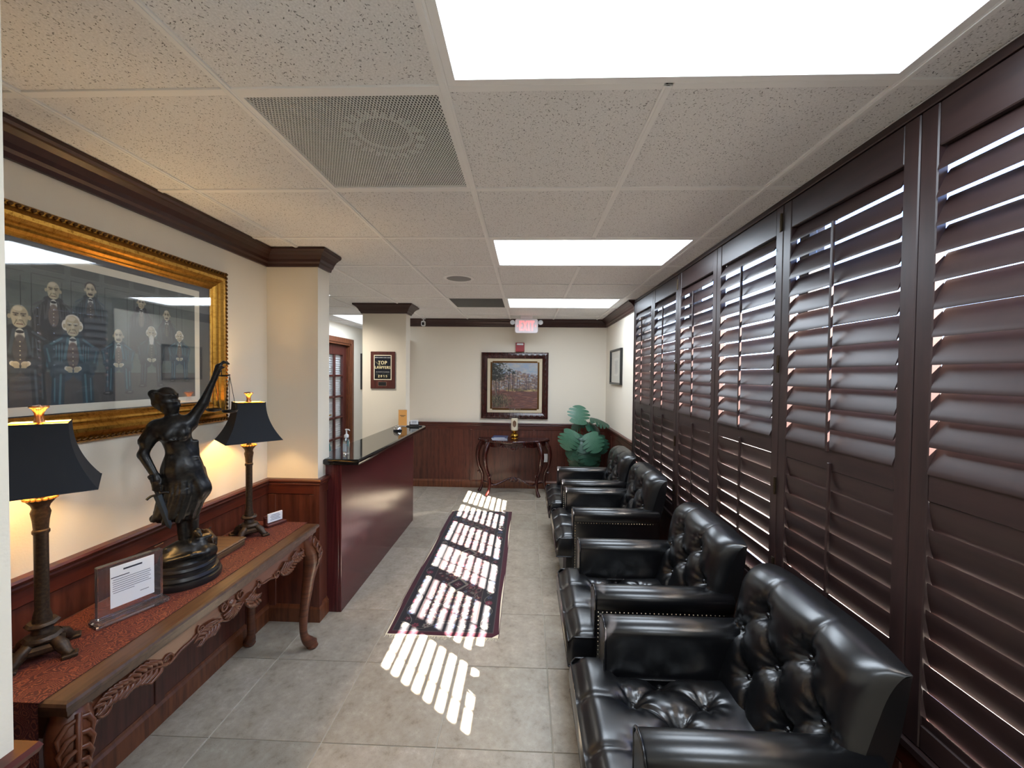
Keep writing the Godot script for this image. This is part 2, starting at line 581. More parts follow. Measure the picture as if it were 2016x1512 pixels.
# ------------------------------------------------------------------ prints and woven patterns (flat things in the place)
class Paint:
	var w: int
	var h: int
	var d: PackedByteArray
	func _init(w_: int, h_: int, c: Color) -> void:
		w = w_; h = h_
		d.resize(w * h * 3)
		for i in w * h:
			d[i * 3] = c.r8; d[i * 3 + 1] = c.g8; d[i * 3 + 2] = c.b8
	func dot(x: int, y: int, c: Color, a := 1.0) -> void:
		if x < 0 or y < 0 or x >= w or y >= h: return
		var i := (y * w + x) * 3
		d[i] = int(lerpf(d[i], c.r8, a)); d[i + 1] = int(lerpf(d[i + 1], c.g8, a)); d[i + 2] = int(lerpf(d[i + 2], c.b8, a))
	func rect(x: float, y: float, rw: float, rh: float, c: Color, a := 1.0) -> void:
		for j in range(maxi(0, int(y)), mini(h, int(y + rh))):
			for i in range(maxi(0, int(x)), mini(w, int(x + rw))): dot(i, j, c, a)
	func oval(cx: float, cy: float, rx: float, ry: float, c: Color, a := 1.0, turn := 0.0) -> void:
		var m := maxf(rx, ry) + 1.0
		var co := cos(turn)
		var si := sin(turn)
		for j in range(maxi(0, int(cy - m)), mini(h, int(cy + m) + 1)):
			for i in range(maxi(0, int(cx - m)), mini(w, int(cx + m) + 1)):
				var x := i - cx
				var y := j - cy
				var u := (x * co + y * si) / rx
				var v := (-x * si + y * co) / ry
				var q := u * u + v * v
				if q < 1.0: dot(i, j, c, a * clampf((1.0 - q) * 4.0, 0.0, 1.0))
	func stroke(x0: float, y0: float, x1: float, y1: float, r: float, c: Color, a := 1.0) -> void:
		var n := int(Vector2(x1 - x0, y1 - y0).length() / maxf(r * 0.6, 0.6)) + 1
		for k in n + 1:
			var t := float(k) / n
			oval(lerpf(x0, x1, t), lerpf(y0, y1, t), r, r, c, a)
	func texture() -> ImageTexture:
		return ImageTexture.create_from_image(Image.create_from_data(w, h, false, Image.FORMAT_RGB8, d))

func print_material(t: ImageTexture, rough := 0.6) -> StandardMaterial3D:
	return mat(Color.WHITE, rough, 0.0, t)

func rug_texture() -> ImageTexture:
	var W := 432
	var H := 1404
	var wine := C(64, 15, 30)
	var dark := C(31, 28, 33)
	var cream := C(116, 110, 100)
	var rose := C(112, 42, 58)
	var blue := C(62, 74, 98)
	var green := C(54, 62, 50)
	var p := Paint.new(W, H, wine)
	p.rect(22, 22, W - 44, H - 44, C(70, 60, 60))
	p.rect(26, 26, W - 52, H - 52, dark)
	p.rect(92, 92, W - 184, H - 184, C(76, 68, 64))
	p.rect(95, 95, W - 190, H - 190, C(40, 20, 27))
	rng.seed = 77
	var flower := func(x: float, y: float, r: float, petal: Color, heart: Color, n: int, turn: float) -> void:
		for sx in [x, W - x]:
			for sy in [y, H - y]:
				for k in n:
					var a := turn + TAU * k / n
					p.oval(sx + cos(a) * r * 0.62, sy + sin(a) * r * 0.62, r * 0.42, r * 0.3, petal, 0.9, a)
				p.oval(sx, sy, r * 0.3, r * 0.3, heart)
	var vine := func(pts: Array, r: float, c: Color) -> void:
		for i in pts.size() - 1:
			for m in 4:
				var a: Vector2 = pts[i]
				var b: Vector2 = pts[i + 1]
				if m & 1: a.x = W - a.x; b.x = W - b.x
				if m & 2: a.y = H - a.y; b.y = H - b.y
				p.stroke(a.x, a.y, b.x, b.y, r, c)
	# border: rosettes joined by a waving vine
	var wave := []
	for k in 60: wave.append(Vector2(59 + sin(k * 0.42) * 20, 40 + k * 11.2))
	vine.call(wave, 1.3, cream)
	wave = []
	for k in 17: wave.append(Vector2(40 + k * 11.0, 59 + sin(k * 0.42 + 1.5) * 20))
	vine.call(wave, 1.3, cream)
	var k2 := 0
	for y in range(59, H / 2 + 40, 42):
		flower.call(59.0, float(y), 17.0 if k2 % 2 == 0 else 12.0, [cream, rose, blue][k2 % 3], [rose, cream, wine][k2 % 3], 8 if k2 % 2 == 0 else 5, k2 * 0.4)
		k2 += 1
	for x in range(101, W / 2 + 10, 42):
		flower.call(float(x), 59.0, 15.0, [cream, blue, rose][k2 % 3], wine, 6, k2 * 0.5)
		k2 += 1
	# field: three lozenge medallions, scrolls and scattered blossoms
	for k in 150:
		var x := rng.randf_range(108, W / 2.0)
		var y := rng.randf_range(108, H / 2.0)
		var r := rng.randf_range(6, 13)
		flower.call(x, y, r, [cream, rose, blue, green, cream, rose][k % 6], [wine, cream, cream, rose, blue, C(150, 140, 90)][k % 6], rng.randi_range(4, 7), rng.randf() * 3.0)
	for k in 26:
		var x := rng.randf_range(112, W / 2.0 - 10)
		var y := rng.randf_range(112, H / 2.0)
		var pts := []
		var a := rng.randf() * TAU
		for q in 16:
			pts.append(Vector2(x, y))
			x = clampf(x + cos(a) * 5.0, 104, W / 2.0 + 8); y += sin(a) * 5.0
			a += 0.12 + q * 0.025
		vine.call(pts, 1.2, [cream, green, C(130, 120, 104)][k % 3])
	for cy in [H / 2.0, H / 2.0 - 330.0]:
		for q in 3:
			var r := 66.0 - q * 17
			var col: Color = [C(120, 112, 100), C(30, 24, 30), wine][q]
			for j in int(r * 2) + 1:
				var yy := j - r
				var half := (r - absf(yy)) * 0.78
				for sy in [cy, H - cy]: p.rect(W / 2.0 - half, sy + yy, half * 2, 1.2, col)
		flower.call(W / 2.0, cy, 13.0, cream, rose, 4, 0.0)
	var s := seam(W, H, 0.35, 91, 1)
	for i in W * H:
		var f := 0.82 + s[i] / 255.0 * 0.36
		for c in 3: p.d[i * 3 + c] = mini(255, int(p.d[i * 3 + c] * f))
	return p.texture()

func paisley_texture() -> ImageTexture:
	var S := 1024
	var a := seam(S, S, 0.006, 101, 3)
	var b := seam(S, S, 0.014, 102, 2)
	var c := seam(S, S, 0.2, 103, 1)
	var d := PackedByteArray()
	d.resize(S * S * 3)
	var cols := [C(62, 13, 15), C(88, 22, 20), C(104, 46, 32), C(138, 96, 64)]
	for i in S * S:
		var t := sin(a[i] * 0.30 + b[i] * 0.05)
		var u := sin(b[i] * 0.26)
		var q := 0
		if t > 0.3: q = 1
		if t > 0.74: q = 2
		if absf(t - 0.52) < 0.10 or (absf(u) < 0.10 and t > 0.0): q = 3
		var k: Color = cols[q]
		var f := 0.8 + c[i] / 640.0
		d[i * 3] = mini(255, int(k.r8 * f)); d[i * 3 + 1] = mini(255, int(k.g8 * f)); d[i * 3 + 2] = mini(255, int(k.b8 * f))
	return tex_rgb(S, S, d)

func group_portrait_texture() -> ImageTexture:
	# a dim, grey-green group of seated and standing men in robes before a panelled wall
	var W := 800
	var H := 404
	var p := Paint.new(W, H, C(84, 93, 91))
	rng.seed = 31
	p.rect(0, 310, W, 94, C(62, 60, 60))
	for k in 9:
		var x := k * 96 - 30
		p.rect(x, 40, 80, 2, C(40, 46, 46)); p.rect(x, 40, 2, 230, C(40, 46, 46))
		p.rect(x + 8, 52, 64, 2, C(94, 102, 98)); p.rect(x + 8, 52, 2, 200, C(90, 98, 94)); p.rect(x + 72, 52, 2, 200, C(38, 44, 44))
		p.rect(x, 0, 80, 26, C(58, 66, 64)); p.rect(x, 26, 84, 3, C(92, 100, 96))
	for k in 500: p.oval(rng.randf() * W, rng.randf() * 300, rng.randf_range(10, 40), rng.randf_range(6, 20), C(52, 62, 60) if k % 2 else C(82, 90, 86), 0.10)
	var X := func(z: float) -> float: return (-1.0 - z) / 1.005 * W
	var Y := func(y: float) -> float: return (2.021 - y) / 0.507 * H
	# [along the wall, height, head size, standing, jacket, hair: 0 bald 1 white 2 dark, beard]
	var men := [[-1.2, 1.93, 21, 1, 0, 2, 0], [-1.389, 1.926, 23, 1, 2, 0, 0], [-1.512, 1.951, 20, 1, 0, 2, 1], [-1.719, 1.94, 19, 1, 2, 2, 0], [-1.844, 1.903, 18, 1, 0, 0, 1],
		[-1.12, 1.82, 27, 0, 1, 1, 0], [-1.291, 1.821, 28, 0, 0, 0, 0], [-1.449, 1.807, 28, 0, 1, 1, 0], [-1.618, 1.786, 21, 0, 1, 0, 1], [-1.766, 1.812, 21, 0, 0, 1, 2], [-1.913, 1.81, 19, 0, 1, 1, 0]]
	for f in men:
		var x: float = X.call(f[0])
		var y: float = Y.call(f[1])
		var r: float = f[2]
		var coat: Color = [C(26, 32, 38), C(30, 50, 62), C(34, 34, 38)][f[4]]
		var lit: Color = [C(58, 72, 80), C(62, 98, 110), C(70, 72, 74)][f[4]]
		var skin := C(172, 164, 140)
		var low := y + r * 9.0 if f[3] == 1 else y + r * 4.6
		# body and sloping shoulders
		for k in 24:
			var q := k / 23.0
			var w := r * (1.1 + 1.35 * smoothstep(0.0, 0.3, q))
			p.oval(x, lerpf(y + r * 1.25, low, q), w, r * 0.5, coat, 0.9)
		# shirt, waistcoat, tie
		p.oval(x, y + r * 1.9, r * 0.42, r * 0.75, C(184, 186, 180))
		p.oval(x, y + r * 3.2, r * 0.62, r * 1.5, [C(66, 62, 62), C(92, 76, 70), C(98, 86, 80)][f[4]], 0.9)
		p.oval(x, y + r * 1.55, r * 0.34, r * 0.16, C(24, 24, 28))
		for k in 5: p.oval(x, y + r * (2.5 + k * 0.42), r * 0.06, r * 0.06, C(190, 180, 150))
		# lapels and folds
		for s in [-1, 1]:
			p.stroke(x + s * r * 0.45, y + r * 1.4, x + s * r * 0.8, y + r * 3.6, r * 0.16, lit, 0.5)
			for k in 6:
				var a: float = x + s * r * (1.0 + k * 0.26)
				p.stroke(a, y + r * (2.0 + 0.12 * k), a + s * r * rng.randf_range(-0.1, 0.3), y + r * rng.randf_range(3.6, 5.4), r * 0.075, lit, 0.45)
			p.stroke(x + s * r * 1.0, y + r * 1.45, x + s * r * 2.1, y + r * 2.2, r * 0.13, lit, 0.55)
		if f[3] == 0:
			# thighs toward us, shins down, shoes; hands in the lap
			for s in [-1, 1]:
				p.oval(x + s * r * 1.05, y + r * 5.0, r * 1.15, r * 1.0, coat.lightened(0.06))
				p.stroke(x + s * r * 1.35, y + r * 5.4, x + s * r * 1.5, y + r * 8.6, r * 0.62, coat)
				p.stroke(x + s * r * 1.15, y + r * 5.2, x + s * r * 1.3, y + r * 8.4, r * 0.12, lit, 0.6)
				p.stroke(x + s * r * 1.7, y + r * 5.6, x + s * r * 1.75, y + r * 8.0, r * 0.09, lit, 0.5)
				p.oval(x + s * r * 1.65, y + r * 9.0, r * 0.8, r * 0.32, C(20, 20, 22))
				p.oval(x + s * r * 1.75, y + r * 8.92, r * 0.4, r * 0.1, C(120, 124, 124), 0.7)
				p.stroke(x + s * r * 2.2, y + r * 2.6, x + s * r * 1.9, y + r * 3.9, r * 0.5, coat.lightened(0.05))
				p.stroke(x + s * r * 1.9, y + r * 3.9, x + s * r * 0.8, y + r * 4.5, r * 0.42, coat.lightened(0.08))
				p.stroke(x + s * r * 2.35, y + r * 2.6, x + s * r * 2.1, y + r * 3.9, r * 0.1, lit, 0.6)
				p.oval(x + s * r * 0.62, y + r * 4.55, r * 0.22, r * 0.24, C(190, 190, 184))
				p.oval(x + s * r * 0.38, y + r * 4.62, r * 0.36, r * 0.3, skin)
				for k in 4: p.stroke(x + s * r * (0.2 + k * 0.1), y + r * 4.6, x + s * r * (0.12 + k * 0.1), y + r * 4.95, r * 0.07, skin.darkened(0.12))
		# head: long, with small ears, heavy brow and nose
		if f[5] == 1:
			for s in [-1, 1]: p.oval(x + s * r * 0.62, y + r * 0.05, r * 0.42, r * 0.62, C(206, 206, 198))
			p.oval(x, y - r * 0.55, r * 0.74, r * 0.62, C(200, 200, 192))
		elif f[5] == 2: p.oval(x, y - r * 0.4, r * 0.84, r * 0.86, C(40, 36, 36))
		for s in [-1, 1]: p.oval(x + s * r * 0.78, y + r * 0.15, r * 0.15, r * 0.24, skin.darkened(0.1))
		p.oval(x, y, r * 0.74, r * 1.06, skin)
		p.oval(x, y + r * 0.66, r * 0.6, r * 0.56, skin)
		p.oval(x + r * 0.35, y + r * 0.2, r * 0.34, r * 0.9, skin.darkened(0.22), 0.45)
		p.oval(x - r * 0.12, y - r * 0.66, r * 0.4, r * 0.24, skin.lightened(0.3), 0.6)
		for s in [-1, 1]:
			p.oval(x + s * r * 0.29, y - r * 0.02, r * 0.22, r * 0.14, skin.darkened(0.35), 0.7)
			p.oval(x + s * r * 0.29, y - r * 0.01, r * 0.08, r * 0.06, C(34, 30, 28))
			p.stroke(x + s * r * 0.12, y - r * 0.16, x + s * r * 0.46, y - r * 0.2, r * 0.07, C(84, 78, 70) if f[5] != 1 else C(180, 180, 172))
			p.stroke(x + s * r * 0.22, y + r * 0.45, x + s * r * 0.4, y + r * 0.85, r * 0.045, skin.darkened(0.35), 0.7)
		p.oval(x + r * 0.02, y + r * 0.28, r * 0.15, r * 0.3, skin.lightened(0.1))
		p.oval(x + r * 0.08, y + r * 0.46, r * 0.18, r * 0.1, skin.darkened(0.3), 0.8)
		p.stroke(x - r * 0.22, y + r * 0.82, x + r * 0.22, y + r * 0.82, r * 0.05, C(92, 62, 54))
		if f[6] == 1: p.oval(x, y + r * 0.68, r * 0.36, r * 0.13, C(52, 46, 44))
		if f[6] == 2:
			p.oval(x, y + r * 1.2, r * 0.46, r * 0.9, C(200, 200, 192)); p.oval(x, y + r * 0.7, r * 0.4, r * 0.14, C(196, 196, 188))
	for k in 700: p.oval(rng.randf() * W, rng.randf() * H, rng.randf_range(2, 9), rng.randf_range(1, 4), C(40, 48, 52) if k % 2 else C(110, 116, 112), 0.10, rng.randf() * 3.0)
	return p.texture()

func marsh_texture() -> ImageTexture:
	# palms and cypress by brown water under a pale sky
	var S := 384
	var p := Paint.new(S, S, C(150, 158, 166))
	rng.seed = 12
	for k in 260: p.oval(rng.randf() * S, rng.randf() * 150, rng.randf_range(12, 46), rng.randf_range(6, 20), [C(126, 152, 182), C(186, 178, 168), C(168, 164, 168)][k % 3], 0.3)
	for k in 900:
		var x := rng.randf() * S
		var top := 60.0 + absf(x - 190.0) * 0.12
		var y := rng.randf_range(top + rng.randf() * 40, 235)
		p.oval(x, y, rng.randf_range(4, 15), rng.randf_range(3, 9), [C(126, 100, 84), C(152, 124, 104), C(98, 80, 76), C(178, 152, 124), C(112, 86, 92), C(84, 74, 66)][k % 6], 0.55)
	p.rect(0, 235, S, 149, C(104, 68, 60))
	for k in 420: p.oval(rng.randf() * S, rng.randf_range(232, 384), rng.randf_range(10, 34), rng.randf_range(1.2, 4), [C(128, 84, 70), C(84, 56, 54), C(148, 106, 88), C(96, 70, 72)][k % 4], 0.5)
	for k in 120: p.oval(rng.randf_range(120, S), rng.randf_range(218, 238), rng.randf_range(8, 26), rng.randf_range(2, 6), [C(176, 150, 104), C(126, 112, 72), C(70, 60, 48)][k % 3], 0.7)
	for k in 40:
		var x := rng.randf_range(120, S)
		p.stroke(x, rng.randf_range(110, 160), x + rng.randf_range(-5, 5), 225, rng.randf_range(0.7, 1.8), C(86, 70, 72), 0.8)
	for k in 420: p.oval(rng.randf_range(0, 150) * rng.randf(), rng.randf_range(0, 150), rng.randf_range(3, 12), rng.randf_range(2, 7), [C(40, 42, 36), C(62, 60, 48), C(30, 32, 32)][k % 3], 0.6)
	for t in [[24, 60, 40, 270], [66, 70, 58, 250], [150, 60, 140, 240], [178, 82, 172, 236]]:
		p.stroke(t[2], t[3], t[0], t[1], 3.0, C(48, 40, 38))
		for k in 18:
			var a := rng.randf() * TAU
			var l := rng.randf_range(14, 30)
			p.stroke(t[0], t[1], t[0] + cos(a) * l, t[1] + sin(a) * l * 0.7, 2.0, C(34, 40, 34), 0.85)
	p.stroke(8, 150, 44, 300, 7.0, C(112, 98, 88)); p.stroke(44, 300, 80, 322, 4.0, C(92, 80, 72))
	for k in 420:
		var x := rng.randf_range(0, 210) * rng.randf_range(0.3, 1.0)
		var y := rng.randf_range(285, 384)
		p.stroke(x, y, x + rng.randf_range(-14, 14), y - rng.randf_range(10, 34), 1.1, [C(46, 48, 38), C(92, 88, 66), C(32, 34, 30), C(126, 116, 88)][k % 4], 0.75)
	return p.texture()

func cover_texture() -> ImageTexture:
	# the printed cover on the plaque, without its lettering: spotlights on black
	var p := Paint.new(200, 290, C(18, 22, 34))
	for k in 60:
		var t := k / 60.0
		p.oval(lerpf(4, 70, t), lerpf(70, 120, t), 5 + 9 * t, 5 + 9 * t, C(150, 140, 96), 0.10)
	for k in 40: p.oval(100 + sin(k * 2.1) * 80, 236 + cos(k * 1.3) * 16, 18, 7, C(66, 70, 62), 0.2)
	p.rect(0, 246, 200, 44, C(14, 15, 18))
	return p.texture()

func sketch_texture() -> ImageTexture:
	# a small grey etching on a pale mat
	var p := Paint.new(160, 120, C(186, 184, 174))
	p.rect(44, 26, 72, 68, C(206, 204, 196))
	rng.seed = 4
	for k in 160: p.stroke(50 + rng.randf() * 60, 32 + rng.randf() * 56, 50 + rng.randf() * 60, 32 + rng.randf() * 56, 0.8, C(150, 150, 146), 0.5)
	return p.texture()

func make_prints() -> void:
	M.rug = mat(Color.WHITE, 0.95, 0.0, rug_texture())
	M.rug.rim_enabled = true
	M.rug.rim = 0.2
	M.paisley = mat(Color.WHITE, 0.8, 0.0, paisley_texture(), 1.25)
	M.portrait = print_material(group_portrait_texture(), 0.5)
	M.marsh = print_material(marsh_texture(), 0.5)
	M.cover = print_material(cover_texture(), 0.3)
	M.sketch = print_material(sketch_texture(), 0.7)

# ------------------------------------------------------------------ camera, sky, sun, exposure
func set_view_and_light() -> void:
	var cam := Camera3D.new()
	cam.name = "camera"
	cam.fov = rad_to_deg(2.0 * atan(756.0 / 797.7))
	cam.near = 0.05
	cam.far = 200.0
	add_child(cam)
	cam.transform = Transform3D(Basis(Vector3.UP, 0.0351) * Basis(Vector3.RIGHT, -0.02278) * Basis(Vector3.BACK, 0.01062), Vector3(0, 1.64, 0))
	cam.current = true
	var sky_m := ProceduralSkyMaterial.new()
	sky_m.sky_top_color = Color(0.34, 0.52, 0.86)
	sky_m.sky_horizon_color = Color(0.78, 0.88, 1.0)
	sky_m.sky_energy_multiplier = 2.6
	sky_m.ground_bottom_color = Color(0.45, 0.43, 0.40)
	sky_m.ground_horizon_color = Color(0.62, 0.62, 0.62)
	sky_m.ground_energy_multiplier = 2.0
	var sky := Sky.new()
	sky.sky_material = sky_m
	var e := Environment.new()
	e.background_mode = Environment.BG_SKY
	e.sky = sky
	e.tonemap_mode = Environment.TONE_MAPPER_LINEAR
	e.tonemap_exposure = 1.3
	e.sdfgi_enabled = true
	e.ssao_enabled = true
	e.ssil_enabled = true
	var we := WorldEnvironment.new()
	we.name = "world_environment"
	we.environment = e
	add_child(we)
	var sun := DirectionalLight3D.new()
	sun.name = "sun"
	add_child(sun)
	var d := Vector3(-0.958, -1.0, -0.727).normalized()
	sun.transform = Transform3D(Basis.looking_at(d, Vector3.UP), Vector3(6, 6, 4))
	sun.light_color = Color(1.0, 0.965, 0.92)
	sun.light_energy = 50.0
	sun.light_angular_distance = 0.5
	sun.shadow_enabled = true

# ------------------------------------------------------------------ the room
const PLAN := Transform3D(Vector3(1, 0, 0), Vector3(0, 0, 1), Vector3(0, 1, 0), Vector3.ZERO)

func slab(s: SurfaceTool, x0: float, x1: float, y0: float, y1: float, z0: float, z1: float, bev := 0.0) -> void:
	bx(s, Vector3((x0 + x1) / 2, (y0 + y1) / 2, (z0 + z1) / 2), Vector3(absf(x1 - x0), absf(y1 - y0), absf(z1 - z0)), bev)

func wall(called: String, m: Material, list: Array) -> MeshInstance3D:
	var s := sto()
	for b in list: slab(s, b[0], b[1], b[2], b[3], b[4], b[5])
	return structure(called, s, m)

func wainscot(parent: Node3D, a: Vector2, b: Vector2, stiles: Array, top := 0.905) -> void:
	# framed wood panelling from a to b on plan; the room lies to the left of a -> b
	var d := (b - a).normalized()
	var n := Vector2(-d.y, d.x)
	var L := (b - a).length()
	var xf := Transform3D(Vector3(d.x, 0, d.y), Vector3.UP, Vector3(n.x, 0, n.y), Vector3(a.x, 0, a.y))
	var cuts := [0.0] + stiles + [L]
	for i in cuts.size() - 1:
		var s := sto()
		var x0: float = cuts[i] + (0.012 if i > 0 else 0.0)
		var x1: float = cuts[i + 1] - (0.012 if i < cuts.size() - 2 else 0.0)
		bx(s, Vector3((x0 + x1) / 2, (0.1 + top) / 2, 0.005), Vector3(x1 - x0, top - 0.1, 0.01), 0.0, xf)
		obj("panel_board", s, M.wainscot, parent)
	for x in stiles:
		var s := sto()
		bx(s, Vector3(x, (0.1 + top - 0.064) / 2, 0.00825), Vector3(0.05, top - 0.164, 0.0165), 0.003, xf)
		obj("panel_stile", s, M.wainscot, parent)
	var s := sto()
	bx(s, Vector3(L / 2, top - 0.03, 0.009), Vector3(L, 0.06, 0.018), 0.003, xf)
	obj("panel_rail", s, M.rail, parent)

const CROWN := [Vector2(0, -0.105), Vector2(0.014, -0.105), Vector2(0.02, -0.088), Vector2(0.03, -0.078), Vector2(0.036, -0.062), Vector2(0.052, -0.04), Vector2(0.07, -0.026), Vector2(0.078, -0.022), Vector2(0.086, -0.014), Vector2(0.086, 0), Vector2(0, 0)]
const CAP := [Vector2(0, 0.9), Vector2(0.02, 0.9), Vector2(0.026, 0.912), Vector2(0.024, 0.92), Vector2(0.034, 0.926), Vector2(0.038, 0.936), Vector2(0.034, 0.945), Vector2(0, 0.945)]
const SKIRT := [Vector2(0, 0), Vector2(0.024, 0), Vector2(0.024, 0.088), Vector2(0.016, 0.1), Vector2(0.012, 0.112), Vector2(0, 0.112)]

func build_room() -> void:
	# floor: grout bed with stone-look tiles laid on it
	var s := sto()
	slab(s, -3.05, 1.34, -0.12, -0.004, 2.4, -8.1)
	var floor_o := structure("floor", s, M.grout)
	rng.seed = 19
	var xs := []
	for k in range(-5, 3): xs.append(0.135 + 0.513 * k)
	var kz := 0
	var z := 1.3 + 0.505 * 2
	while z > -8.0:
		for k in xs.size() - 1:
			var x0: float = xs[k] + 0.0022
			var x1: float = minf(xs[k + 1], 1.14) - 0.0022
			if x0 > 1.1 or (x1 < -1.7 and z > -2.6): continue
			var q := sto()
			slab(q, x0, x1, -0.008, 0.0, z - 0.0022, z - 0.505 + 0.0022, 0.0016)
			obj("tile", q, M["floor_%d" % rng.randi_range(0, 3)], floor_o)
		z -= 0.505
		kz += 1
	# ceiling: slab above, tees, tiles
	s = sto()
	slab(s, -3.05, 1.34, 2.5, 2.6, 2.4, -8.1)
	var ceil_o := structure("ceiling", s, M.dark_void)
	var gx := []
	for k in range(-4, 3): gx.append(-0.235 + 0.61 * k)
	gx = [-2.95] + gx + [1.14]
	var gz := []
	for k in range(-6, 12): gz.append(-1.13 - 0.61 * k)
	gz = [2.3] + gz + [-8.0]
	for i in gx.size() - 1:
		for j in gz.size() - 1:
			var cx: float = (gx[i] + gx[i + 1]) / 2
			var cz: float = (gz[j] + gz[j + 1]) / 2
			if is_fixture(cx, cz): continue
			if cz < -5.9 and cx > -1.7: continue
			var xl: float = gx[i]
			if cz > -2.7:
				if gx[i + 1] < -1.6: continue
				xl = maxf(xl, -1.7)
			var q := sto()
			slab(q, xl + 0.004, gx[i + 1] - 0.004, CEIL + 0.002, CEIL + 0.014, gz[j] - 0.004, gz[j + 1] + 0.004, 0.002)
			obj("ceiling_tile", q, M.ceiling_tile, ceil_o)
	for x in gx:
		var runs := [[2.3 if x > -1.8 else -2.75, -5.84 if x > -1.72 else -8.0]]
		if absf(x - 0.375) < 0.01: runs = [[2.3, 1.31], [0.70, -0.52], [-1.13, -2.35], [-2.96, -4.18], [-4.79, -5.84]]
		for r in runs:
			var q := sto()
			slab(q, x - 0.0125, x + 0.0125, CEIL - 0.004, CEIL + 0.003, r[0], r[1], 0.001)
			slab(q, x - 0.005, x + 0.005, CEIL - 0.0065, CEIL, r[0], r[1])
			obj("ceiling_tee", q, M.tee, ceil_o)
	for zz in gz:
		for i in gx.size() - 1:
			var cx: float = (gx[i] + gx[i + 1]) / 2
			if zz < -5.5 and cx > -1.7: continue
			var xl: float = gx[i]
			if zz > -2.7:
				if gx[i + 1] < -1.6: continue
				xl = maxf(xl, -1.7)
			if is_fixture(cx, zz - 0.2) and is_fixture(cx, zz + 0.2): continue
			var q := sto()
			slab(q, xl + 0.0125, gx[i + 1] - 0.0125, CEIL - 0.004, CEIL + 0.003, zz - 0.0125, zz + 0.0125, 0.001)
			obj("cross_tee", q, M.tee, ceil_o)
	# walls
	var wl := wall("wall_left", M.wall, [[-1.8, -1.7, 0, 2.5, -0.69, -2.76]])
	wall("wall_left_front", M.wall, [[-1.8, -0.93, 0, 2.5, 2.3, -0.694]])
	var pil := wall("wall_pilaster", M.wall, [[-1.7, -1.36, 0, 2.5, -2.6, -2.75]])
	wall("wall_pilaster", M.wall, [[-1.885, -1.38, 0, 2.5, -4.6, -4.76]])
	var wb := wall("wall_back", M.wall, [[-1.72, 1.34, 0, 2.5, -5.84, -5.96]])
	var wr := wall("wall_right", M.wall, [[1.14, 1.34, 0, 2.5, -4.25, -5.96], [1.145, 1.34, 0, 0.6, -4.25, -0.6], [1.145, 1.34, 2.415, 2.5, -4.25, -0.6], [1.14, 1.34, 0, 2.5, -0.6, 2.3]])
	wall("wall_front", M.wall, [[-1.0, 1.34, 0, 2.5, 2.3, 2.4]])
	wall("wall_office_side", M.office_wall, [[-1.82, -1.72, 0, 2.5, -5.84, -8.0]])
	wall("wall_office_left", M.office_wall, [[-3.05, -2.95, 0, 2.5, -2.75, -4.72], [-3.05, -2.95, 2.12, 2.5, -4.72, -6.68], [-3.05, -2.95, 0, 2.5, -5.56, -5.84], [-3.05, -2.95, 0, 2.5, -6.68, -8.1]])
	wall("wall_office_end", M.office_wall, [[-3.05, -1.72, 0, 2.5, -8.0, -8.1]])
	wall("wall_office_near", M.office_wall, [[-3.05, -1.7, 0, 2.5, -2.65, -2.75]])
	wall("wall_beyond_doors", M.office_wall, [[-4.3, -4.2, 0, 2.5, -4.4, -7.1], [-4.3, -3.05, 0, 2.5, -4.4, -4.5], [-4.3, -3.05, 0, 2.5, -7.0, -7.1], [-4.3, -3.0, 2.5, 2.6, -4.4, -7.1], [-4.3, -3.0, -0.12, 0.0, -4.4, -7.1]])
	# wood panelling, chair rail, baseboard, crown
	wainscot(wl, Vector2(-1.7, -0.694), Vector2(-1.7, -2.6), [0.5, 1.1, 1.7])
	wainscot(pil, Vector2(-1.69, -2.6), Vector2(-1.36, -2.6), [0.03, 0.305])
	wainscot(pil, Vector2(-1.36, -2.6), Vector2(-1.36, -2.75), [])
	obj("corner_post", box_st(-1.378, -1.341, 0.1, 0.905, -2.618, -2.581), M.wainscot, pil)
	wainscot(wb, Vector2(-1.72, -5.84), Vector2(1.13, -5.84), [0.03, 0.93, 1.84, 2.4])
	wainscot(wr, Vector2(1.14, -5.83), Vector2(1.14, -4.26), [0.45, 1.1])
	wainscot(wr, Vector2(1.145, -4.25), Vector2(1.145, -0.6), [0.6, 1.2, 1.8, 2.4, 3.0], 0.56)
	wainscot(structure("wall_near_end", box_st(-1.69, -0.93, 0.0, 0.9, -0.6935, -0.6965), M.wainscot), Vector2(-0.93, 2.2), Vector2(-0.93, -0.694), [1.4, 2.1])
	var left_path := [Vector2(-0.938, 2.29), Vector2(-0.938, -0.678), Vector2(-1.7, -0.678), Vector2(-1.7, -2.6), Vector2(-1.36, -2.6), Vector2(-1.36, -2.75)]
	var back_path := [Vector2(-1.72, -5.84), Vector2(1.14, -5.84), Vector2(1.14, -4.265)]
	trim("trim_1", left_path, false, CROWN, CEIL, M.crown)
	trim("trim_2", back_path, false, CROWN, CEIL, M.crown)
	trim("trim_3", [Vector2(-1.885, -4.76), Vector2(-1.885, -4.6), Vector2(-1.38, -4.6), Vector2(-1.38, -4.76)], true, CROWN, CEIL, M.crown)
	trim("trim_4", left_path, false, CAP, 0.0, M.rail)
	trim("trim_5", back_path, false, CAP, 0.0, M.rail)
	trim("baseboard_left", left_path, false, SKIRT, 0.0, M.casing)
	trim("baseboard_back", back_path, false, SKIRT, 0.0, M.casing)
	# wall angle under the ceiling above the shutters
	trim("trim_6", [Vector2(1.14, -4.25), Vector2(1.14, 2.3)], false, [Vector2(0, -0.02), Vector2(0.004, -0.02), Vector2(0.004, -0.004), Vector2(0.022, -0.004), Vector2(0.022, 0), Vector2(0, 0)], CEIL, M.tee)
	# door frame at the left end of the back wall
	s = sto()
	slab(s, -1.775, -1.7, 0, 2.14, -5.80, -5.85, 0.004)
